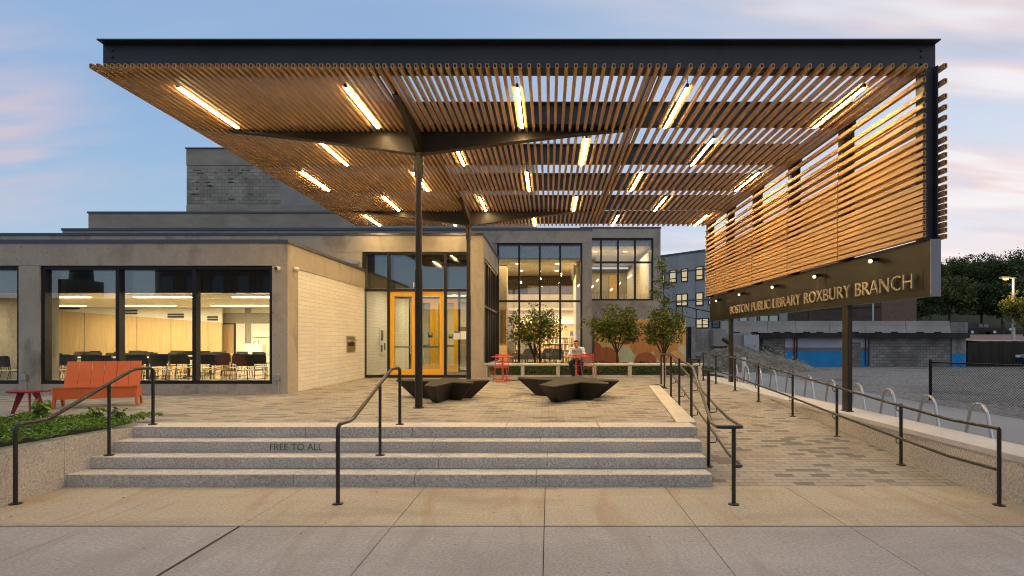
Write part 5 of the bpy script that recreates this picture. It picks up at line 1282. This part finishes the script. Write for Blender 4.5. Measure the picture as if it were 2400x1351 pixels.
for i in range(6):
    x0_, x1_ = wx(seg[i], YR)+.012, wx(seg[i+1], YR)-.012
    t = thing('concrete_barrier', ((x0_+x1_)/2, YR, 2.36), 'pale concrete road barrier on the retaining deck, %s of the line' % jb[i], 'barrier', 'concrete barriers on the deck')
    zz_ = 2.362; b = MB(); b.prism([(YR-.35, zz_), (YR+.35, zz_), (YR+.3, zz_+.15), (YR+.22, zz_+.45), (YR+.19, zz_+.85), (YR-.19, zz_+.85), (YR-.22, zz_+.45), (YR-.3, zz_+.15)], x0_, x1_, 'x'); b.build('body', M['barrier'], t)
    b = MB(); 
    for f_ in (.3, .7): b.box(x0_+(x1_-x0_)*f_-.25, x0_+(x1_-x0_)*f_+.25, YR-.36, YR-.33, zz_, zz_+.08)
    b.build('lifting_slot', M['black_conc'], t)
rb('end_block', M['old_conc'], 2223, 2264, 2.362, 3.12, YR-.2, YR+.3)
# ruin walls & rubble mound at the left of the lot
ru = thing('ruined_wall', (12, 41, 0), 'broken stained concrete walls left of the retaining wall', 'ruin')
def rub(p0, p1, q0, q1, y, m=M['old_conc'], d=1.0): return B('slab', m, (wx(p0, y), wx(p1, y), y, y+d, wz(q1, y), wz(q0, y)), par=ru)
rub(1612, 1621, 766, 870, 38.0, M['black_conc']); rub(1621, 1631, 766, 860, 37.8); rub(1631, 1676, 771, 825, 41); rub(1673, 1702, 772, 812, 40.2, M['barrier'], .8); rub(1704, 1745, 786, 812, 42.2, M['barrier']); rub(1744, 1779, 785, 825, 42, M['white_wall'], .5); rub(1780, 1842, 793, 850, 42.9, M['cmu'], .3)
b = MB(); b.box(10.6, 12.9, 42.5, 42.9, 1.2, 1.5)
for (p0, q0, p1, q1) in ((1694, 795, 1713, 807), (1793, 812, 1812, 822)): b.tube([(wx(p0, 39), 39, wz(q0, 39)), (wx(p1, 38.6), 38.6, wz(q1, 38.6))], .13, 4)
b.build('rusty_beam', mat('rust', (.05, .03, .025), .9), ru)
def heap(name, cx0, cy0, rx, ry, h, m, seed, label=None, ridge=None):
    bm = bmesh.new(); bmesh.ops.create_grid(bm, x_segments=70, y_segments=46, size=1); rs_ = np.random.RandomState(seed)
    ph_ = rs_.uniform(0, 6, 12)
    for v in bm.verts:
        u, w_ = v.co.x, v.co.y; r = math.hypot(u, w_); e = max(0, 1-r**1.6)
        hgt = h*e*(.85+.15*math.sin(u*4+ph_[0])) + .10*h*e*math.sin(u*13+ph_[1])*math.cos(w_*11+ph_[2]) + rs_.normal(0, .028)*(1 if e > 0 else .3)
        v.co = (cx0+u*rx, cy0+w_*ry, hgt-.10)
    b = MB(); b.bm(bm, False); o = b.build(name, m); return tag(o, kind='structure')
heap('gravel_mound', 12.6, 38.0, 4.4, 3.6, 1.75, M['rubble'], 3)
rs_ = np.random.RandomState(8); b = MB()
for i in range(420):
    a = rs_.uniform(0, 6.28); r = rs_.uniform(0, 1)**.6; x = 12.6+4.6*r*math.cos(a); y = 38-abs(3.9*r*math.sin(a)); e = max(0, 1-(math.hypot((x-12.6)/4.4, (y-38)/3.6))**1.6); s_ = rs_.uniform(.03, .11)
    z = 1.75*e*.9-.06; p = [(x+rs_.uniform(-1, 1)*s_, y+rs_.uniform(-1, 1)*s_, z+rs_.uniform(-.3, 1.2)*s_) for _ in range(4)]
    b.add(p, [(0, 1, 2), (0, 2, 3), (0, 3, 1), (1, 3, 2)])
tag(b.build('rubble_stones', M['barrier']), 'broken stones scattered over the gravel mound', 'rubble', kind='stuff')

# chain-link fence
cf = thing('chain_link_fence', (12, 18.7, 0), 'black chain-link fence at the edge of the gravel lot', 'fence')
fA, fB = Vector((11.95, 18.7, 0)), Vector((14.9, 11.4, 0)); L_ = (fB-fA).length; du = (fB-fA)/L_
b = MB(); b.cyl(fA.x, fA.y, -.02, 1.26, .045, 10); b.build('post', M['blackm'], cf); b = MB(); b.cyl(fB.x, fB.y, -.02, 1.26, .045, 10); b.build('post', M['blackm'], cf); b = MB(); b.tube([fA+Vector((0, 0, 1.17)), fB+Vector((0, 0, 1.17))], .022, 8); b.build('rail', M['blackm'], cf)
b = MB(); hgt = 1.14; s_ = -hgt
while s_ < L_:
    for sg_ in (1, -1):
        a0, a1 = s_, s_+hgt
        z0_, z1_ = (0, hgt) if sg_ == 1 else (hgt, 0)
        c0, c1 = max(0, a0), min(L_, a1); 
        if c1 > c0:
            za = z0_+(z1_-z0_)*(c0-a0)/hgt; zb_ = z0_+(z1_-z0_)*(c1-a0)/hgt; b.tube([fA+du*c0+Vector((0, 0, za+.02)), fA+du*c1+Vector((0, 0, zb_+.02))], .0045, 4, caps=False)
    s_ += .075
b.build('mesh', M['blackm'], cf)

# upper parking terrace, board fence, trees and hill
def grid_hill():
    vs, fs_ = [], []; nx, ny = 60, 40
    for j in range(ny):
        for i in range(nx):
            x = -70+i*5.2; y = 46+j*3.6; base = 1.2 if x > 22 else -.06
            h = max(0, (y-105))*.22*(1 if x > 20 else max(0, (x+10)/30)); vs.append((x, y, base+h+.5*math.sin(x*.3)*min(1, h)))
    for j in range(ny-1):
        for i in range(nx-1):
            a = j*nx+i; fs_.append((a, a+1, a+nx+1, a+nx))
    return tag(mesh_obj('hill', vs, fs_, M['hill'], smooth=True), kind='structure')
grid_hill()
o = mesh_obj('parking', [(30.8, 43.0, 1.80), (90, 43.0, 1.80), (150, 112, 2.92), (34, 112, 2.92), (30.8, 43.0, -.1), (90, 43.0, -.1)], [(0, 1, 2, 3), (0, 4, 5, 1)], M['red_paving']); tag(o, kind='structure')
o = mesh_obj('parking_line', [(30.9, 43.3, 1.812), (60, 43.3, 1.812), (60, 44.1, 1.825), (30.9, 44.1, 1.825)], [(0, 1, 2, 3)], M['chalk']); tag(o, kind='structure')
bf = thing('board_fence', (36, 43, 0), 'tall dark weathered board fence right of the retaining wall', 'fence')
b = MB(); x = wx(2266, 43)
while x < 52: b.box(x, x+.145, 42.9, 42.93, -.05, 1.74+.03*math.sin(x*7)); x += .15
b.build('boards', M['dark_fence'], bf)
B('gap_board', M['chalk'], (wx(2347.5, 42.95), wx(2350.5, 42.95), 42.96, 42.99, wz(826, 43), wz(816, 43)), par=bf)
def lamp(px, py_t, Y, label):
    x = wx(px, Y); z = wz(py_t, Y); t = thing('street_lamp', (x, Y, 0), label, 'street lamp')
    b = MB(); b.tube([(x, Y, 1.2), (x, Y, z)], [.13, .09], 12); b.build('pole', M['galv'], t); b = MB(); b.tube([(x+.2, Y, z-.05), (x-.9, Y, z+.02)], .05, 8); b.box(x-1.0, x-.35, Y-.15, Y+.15, z-.06, z+.06); b.build('arm', M['galv'], t)
    b = MB(); b.ball((x-.62, Y-.05, z-.12), .14, 12, (1.5, 1, .6)); b.build('lamp', M['sodium'], t)
    b = MB(); b.ball((x-.2, Y, z-2.6-1.4), .12, 8); b.build('camera', M['white'], t)
    ld = bpy.data.lights.new('lamp_glow', 'POINT'); lo = bpy.data.objects.new('lamp_glow', ld); COL.objects.link(lo); ld.energy = 260; ld.color = (1, .55, .2); ld.shadow_soft_size = .3; lo.location = (x-.65, Y-.3, z-.6)
lamp(2375, 651, 46, 'tall pale street lamp with glowing orange head above the board fence')
def car(name, label, x, y, z, rz, m, kind='truck'):
    t = thing(name, (x, y, z), label, 'car' if kind != 'truck' else 'pickup truck'); 
    if kind == 'truck': prof = [(-2.8, .45), (-2.75, 1.15), (-1.0, 1.18), (-.95, 1.15), (-.75, 1.85), (.75, 1.88), (1.35, 1.22), (2.65, 1.12), (2.8, .9), (2.8, .42)]; W_ = .98; wh = (-1.8, 1.8); r = .42
    else: prof = [(-2.3, .4), (-2.35, .85), (-2.0, .98), (-1.35, 1.05), (-.75, 1.42), (.45, 1.44), (1.15, 1.02), (2.1, .88), (2.3, .7), (2.3, .35)]; W_ = .88; wh = (-1.45, 1.45); r = .33
    bm = bmesh.new(); a = [bm.verts.new((px, -W_*(1-.16*max(0, (pz-1.0))/.8), pz)) for px, pz in prof]; c = [bm.verts.new((px, W_*(1-.16*max(0, (pz-1.0))/.8), pz)) for px, pz in prof]; n_ = len(prof)
    bm.faces.new(a[::-1]); bm.faces.new(c)
    for i in range(n_): bm.faces.new((a[i], a[(i+1) % n_], c[(i+1) % n_], c[i]))
    bmesh.ops.recalc_face_normals(bm, faces=bm.faces); bmesh.ops.bevel(bm, geom=bm.edges[:], offset=.05, segments=3, affect='EDGES', profile=.6)
    t.rotation_euler = (0, 0, rz); OFF[t.name] = Vector((0, 0, 0)); t.location = (x, y, z)
    b = MB(); b.bm(bm); b.build('body', m, t)
    top = max(p[1] for p in prof); zs = 1.18 if kind == 'truck' else 1.0; xs_ = (-.68, .02, .08, .95) if kind == 'truck' else (-.95, -.12, -.06, .75)
    for s in (-1, 1):
        for p0, p1 in ((xs_[0], xs_[1]), (xs_[2], xs_[3])):
            b = MB(); y_ = s*W_*.945; b.hull_quad([(p0, y_-.05*s, zs+.05), (p1, y_-.05*s, zs+.05), (p1-.12, y_-.05*s, top-.1), (p0+.05, y_-.05*s, top-.1)], [(p0, y_+s*.012, zs+.05), (p1, y_+s*.012, zs+.05), (p1-.12, y_-s*.06, top-.1), (p0+.05, y_-s*.06, top-.1)]); b.build('side_window', M['glass_car'], t)
        for q in wh:
            w_ = MB(); w_.tube([(q, s*(W_-.20), r), (q, s*(W_+.01), r)], r, 20); o = w_.build('wheel', M['tyre'], t); w_ = MB(); w_.tube([(q, s*(W_+.011), r), (q, s*(W_+.02), r)], r*.62, 16); w_.build('rim', M['galv'], o)
    for s in (-1, 1):
        b = MB(); b.box(prof[-1][0]-.06, prof[-1][0]+.01, s*W_*.75-.15, s*W_*.75+.15, .72, .88); b.build('headlight', M['white'], t)
        b = MB(); b.box(prof[0][0]-.02, prof[0][0]+.08, s*W_*.8-.1, s*W_*.8+.1, .72, .95); b.build('tail_light', M['crimson'], t)
    b = MB(); b.hull_quad([(xs_[3]+.08, -W_*.75, top-.12), (xs_[3]+.08, W_*.75, top-.12), (xs_[3]+.52, W_*.82, zs+.08), (xs_[3]+.52, -W_*.82, zs+.08)], [(xs_[3]-.02, -W_*.7, top-.14), (xs_[3]-.02, W_*.7, top-.14), (xs_[3]+.3, W_*.8, zs+.02), (xs_[3]+.3, -W_*.8, zs+.02)]); b.build('windscreen', M['glass_car'], t)
car('pickup_truck', 'black pickup truck parked below the wooded hill', wx(2297, 104), 104, 2.80, R(-6), M['car1'])
car('parked_car', 'dark blue car parked by the board fence at the right edge', wx(2482, 39.5), 39.5, -.02, R(184), M['car2'], 'car')
for i, (px, w_) in enumerate(((1880, 60), (2005, 55), )):
    pass
rg = thing('crowd_barrier', (wx(1985, 44), 44, 3.2), 'grey metal crowd barrier standing behind the concrete barriers', 'barrier')
b = MB(); x0_, x1_ = wx(1921, 44), wx(2056, 44); b.tube(bend([(x0_, 44, 2.3), (x0_, 44, wz(760, 44)), (x1_, 44, wz(759, 44)), (x1_, 44, 2.3)], .2), .03, 6)
for i in range(27): x = x0_+(x1_-x0_)*(i+.5)/27; b.tube([(x, 44, 2.9), (x, 44, wz(760, 44))], .012, 4)
b.build('frame', M['galv'], rg)
up_ = thing('utility_pole', (wx(2046, 50), 50, 2.2), 'thin pale pole with short cross arms behind the barriers', 'pole'); b = MB(); x = wx(2046, 50); b.tube([(x, 50, 2.2), (x, 50, wz(712, 50))], .05, 8); b.build('pole', M['galv'], up_)
random.seed(31); k = 0; ow = ['first', 'second', 'third', 'fourth', 'fifth', 'sixth', 'seventh', 'eighth', 'ninth', 'tenth', 'eleventh', 'twelfth', 'thirteenth', 'fourteenth', 'fifteenth', 'sixteenth', 'seventeenth', 'eighteenth']
front = [(2035, 64, 690), (2090, 62, 672), (2150, 60, 655), (2225, 62, 640), (2300, 63, 650), (2350, 61, 660), (2420, 60, 640), (2480, 62, 610)]
back = [(2030, 84, 640), (2110, 82, 618), (2185, 78, 606), (2255, 80, 598), (2292, 84, 590), (2335, 80, 618), (2385, 76, 582), (2440, 80, 575), (2150, 92, 602), (2500, 80, 560)]
for rowi, (nm_, L) in enumerate((('front', front), ('back', back))):
    for i, (px, Y, py) in enumerate(L):
        Y *= 1.82; x = wx(px, Y); zt_ = wz(py, Y); g0 = 1.2+max(0, Y-105)*.22; hh = zt_-g0; cr_ = hh*(.36+.10*math.sin(i*2.1))
        mm = M['leaf_far'] if (i+rowi) % 3 else M['leaf_far2']
        tree('hillside_tree', x, Y, g0, hh*.34, (cr_*1.05, cr_, hh*.40, g0+hh*.58), 7000, 'dark leafy tree on the wooded hill, %s from the left in the %s rank' % (ow[i], nm_), (M['bark'], mm), .52, 'trees on the wooded hill', 60+i+rowi*30, tr_r=.30)
tree('bushy_tree', wx(2400, 45.5), 45.5, 2.2, .6, (1.6, 1.3, 1.7, 4.0), 2600, 'yellow green bush glowing beside the street lamp', (M['bark'], M['leaf_yel']), .22, 'trees on the wooded hill', 93, tr_r=.08)

# ================================================================== across the street (seen only as reflections)
def far_block(name, label, x0, x1, y0, y1, h, m, roof=0, wincols=6, winrows=3):
    t = thing(name, ((x0+x1)/2, y1, 0), label, 'building'); B('wall', m, (x0, x1, y0, y1, 0, h), par=t)
    if roof:
        b = MB(); b.hull_quad([(x0-.2, y0-.2, h+.01), (x1+.2, y0-.2, h+.01), (x1+.2, y1+.2, h+.01), (x0-.2, y1+.2, h+.01)], [(x0+1.5, y0+1.5, h+roof), (x1-1.5, y0+1.5, h+roof), (x1-1.5, y1-1.5, h+roof), (x0+1.5, y1-1.5, h+roof)]); b.build('roof', M['black_conc'], t)
    for i in range(wincols):
        for j in range(winrows):
            x = x0+(x1-x0)*(i+.5)/wincols; z = h*(j+.55)/winrows; b = MB(); b.box(x-.5, x+.5, y1-.02, y1+.05, z-.8, z+.8); b.build('window', M['dark_glass'], t)
far_block('brick_block', 'dark brown brick block across the street', -35, -21.5, -34, -25, 13, M['brown_brick'])
far_block('mansard_house', 'dark house with mansard roof across the street', 6, 15, -38, -30, 7.5, M['brown_brick'], 3.6, 4, 2)
far_block('shop_row', 'low row of shops across the street', -20.5, -6, -34, -25, 5.2, M['brown_brick'], 0, 5, 1)
far_block('brick_block', 'low brick terrace at the far left across the street', -75, -37, -46, -38, 6.5, M['brown_brick'], 0, 9, 2)
ch = thing('church_spire', (-54, -44, 0), 'pointed church spire across the street', 'church'); B('tower', M['brown_brick'], (-57.6, -55.2, -46, -42, 0, 9.0), par=ch)
b = MB(); b.tube([(-56.4, -44, 9.01), (-56.4, -44, 24)], [1.25, .05], 8); b.build('spire', M['black_conc'], ch)
# a few dry leaves
dl = MB(); rs_ = np.random.RandomState(4)
for i in range(46):
    x = rs_.uniform(-6, 2) if i < 30 else rs_.uniform(-6, 5); y = 7.6-abs(rs_.normal(0, .05)) if i < 30 else rs_.uniform(4.9, 7.5); s_ = rs_.uniform(.012, .024); a = rs_.uniform(0, 6.28); z = .004
    c_, s__ = math.cos(a)*s_, math.sin(a)*s_; dl.add([(x-c_, y-s__, z), (x+s__*.6, y-c_*.6, z+.006), (x+c_, y+s__, z+.002), (x-s__*.6, y+c_*.6, z+.008)], [(0, 1, 2, 3)])
tag(dl.build('fallen_leaves', mat('dry_leaf', (.28, .12, .03), .8)), 'small dry leaves scattered at the foot of the steps', 'leaves', kind='stuff')
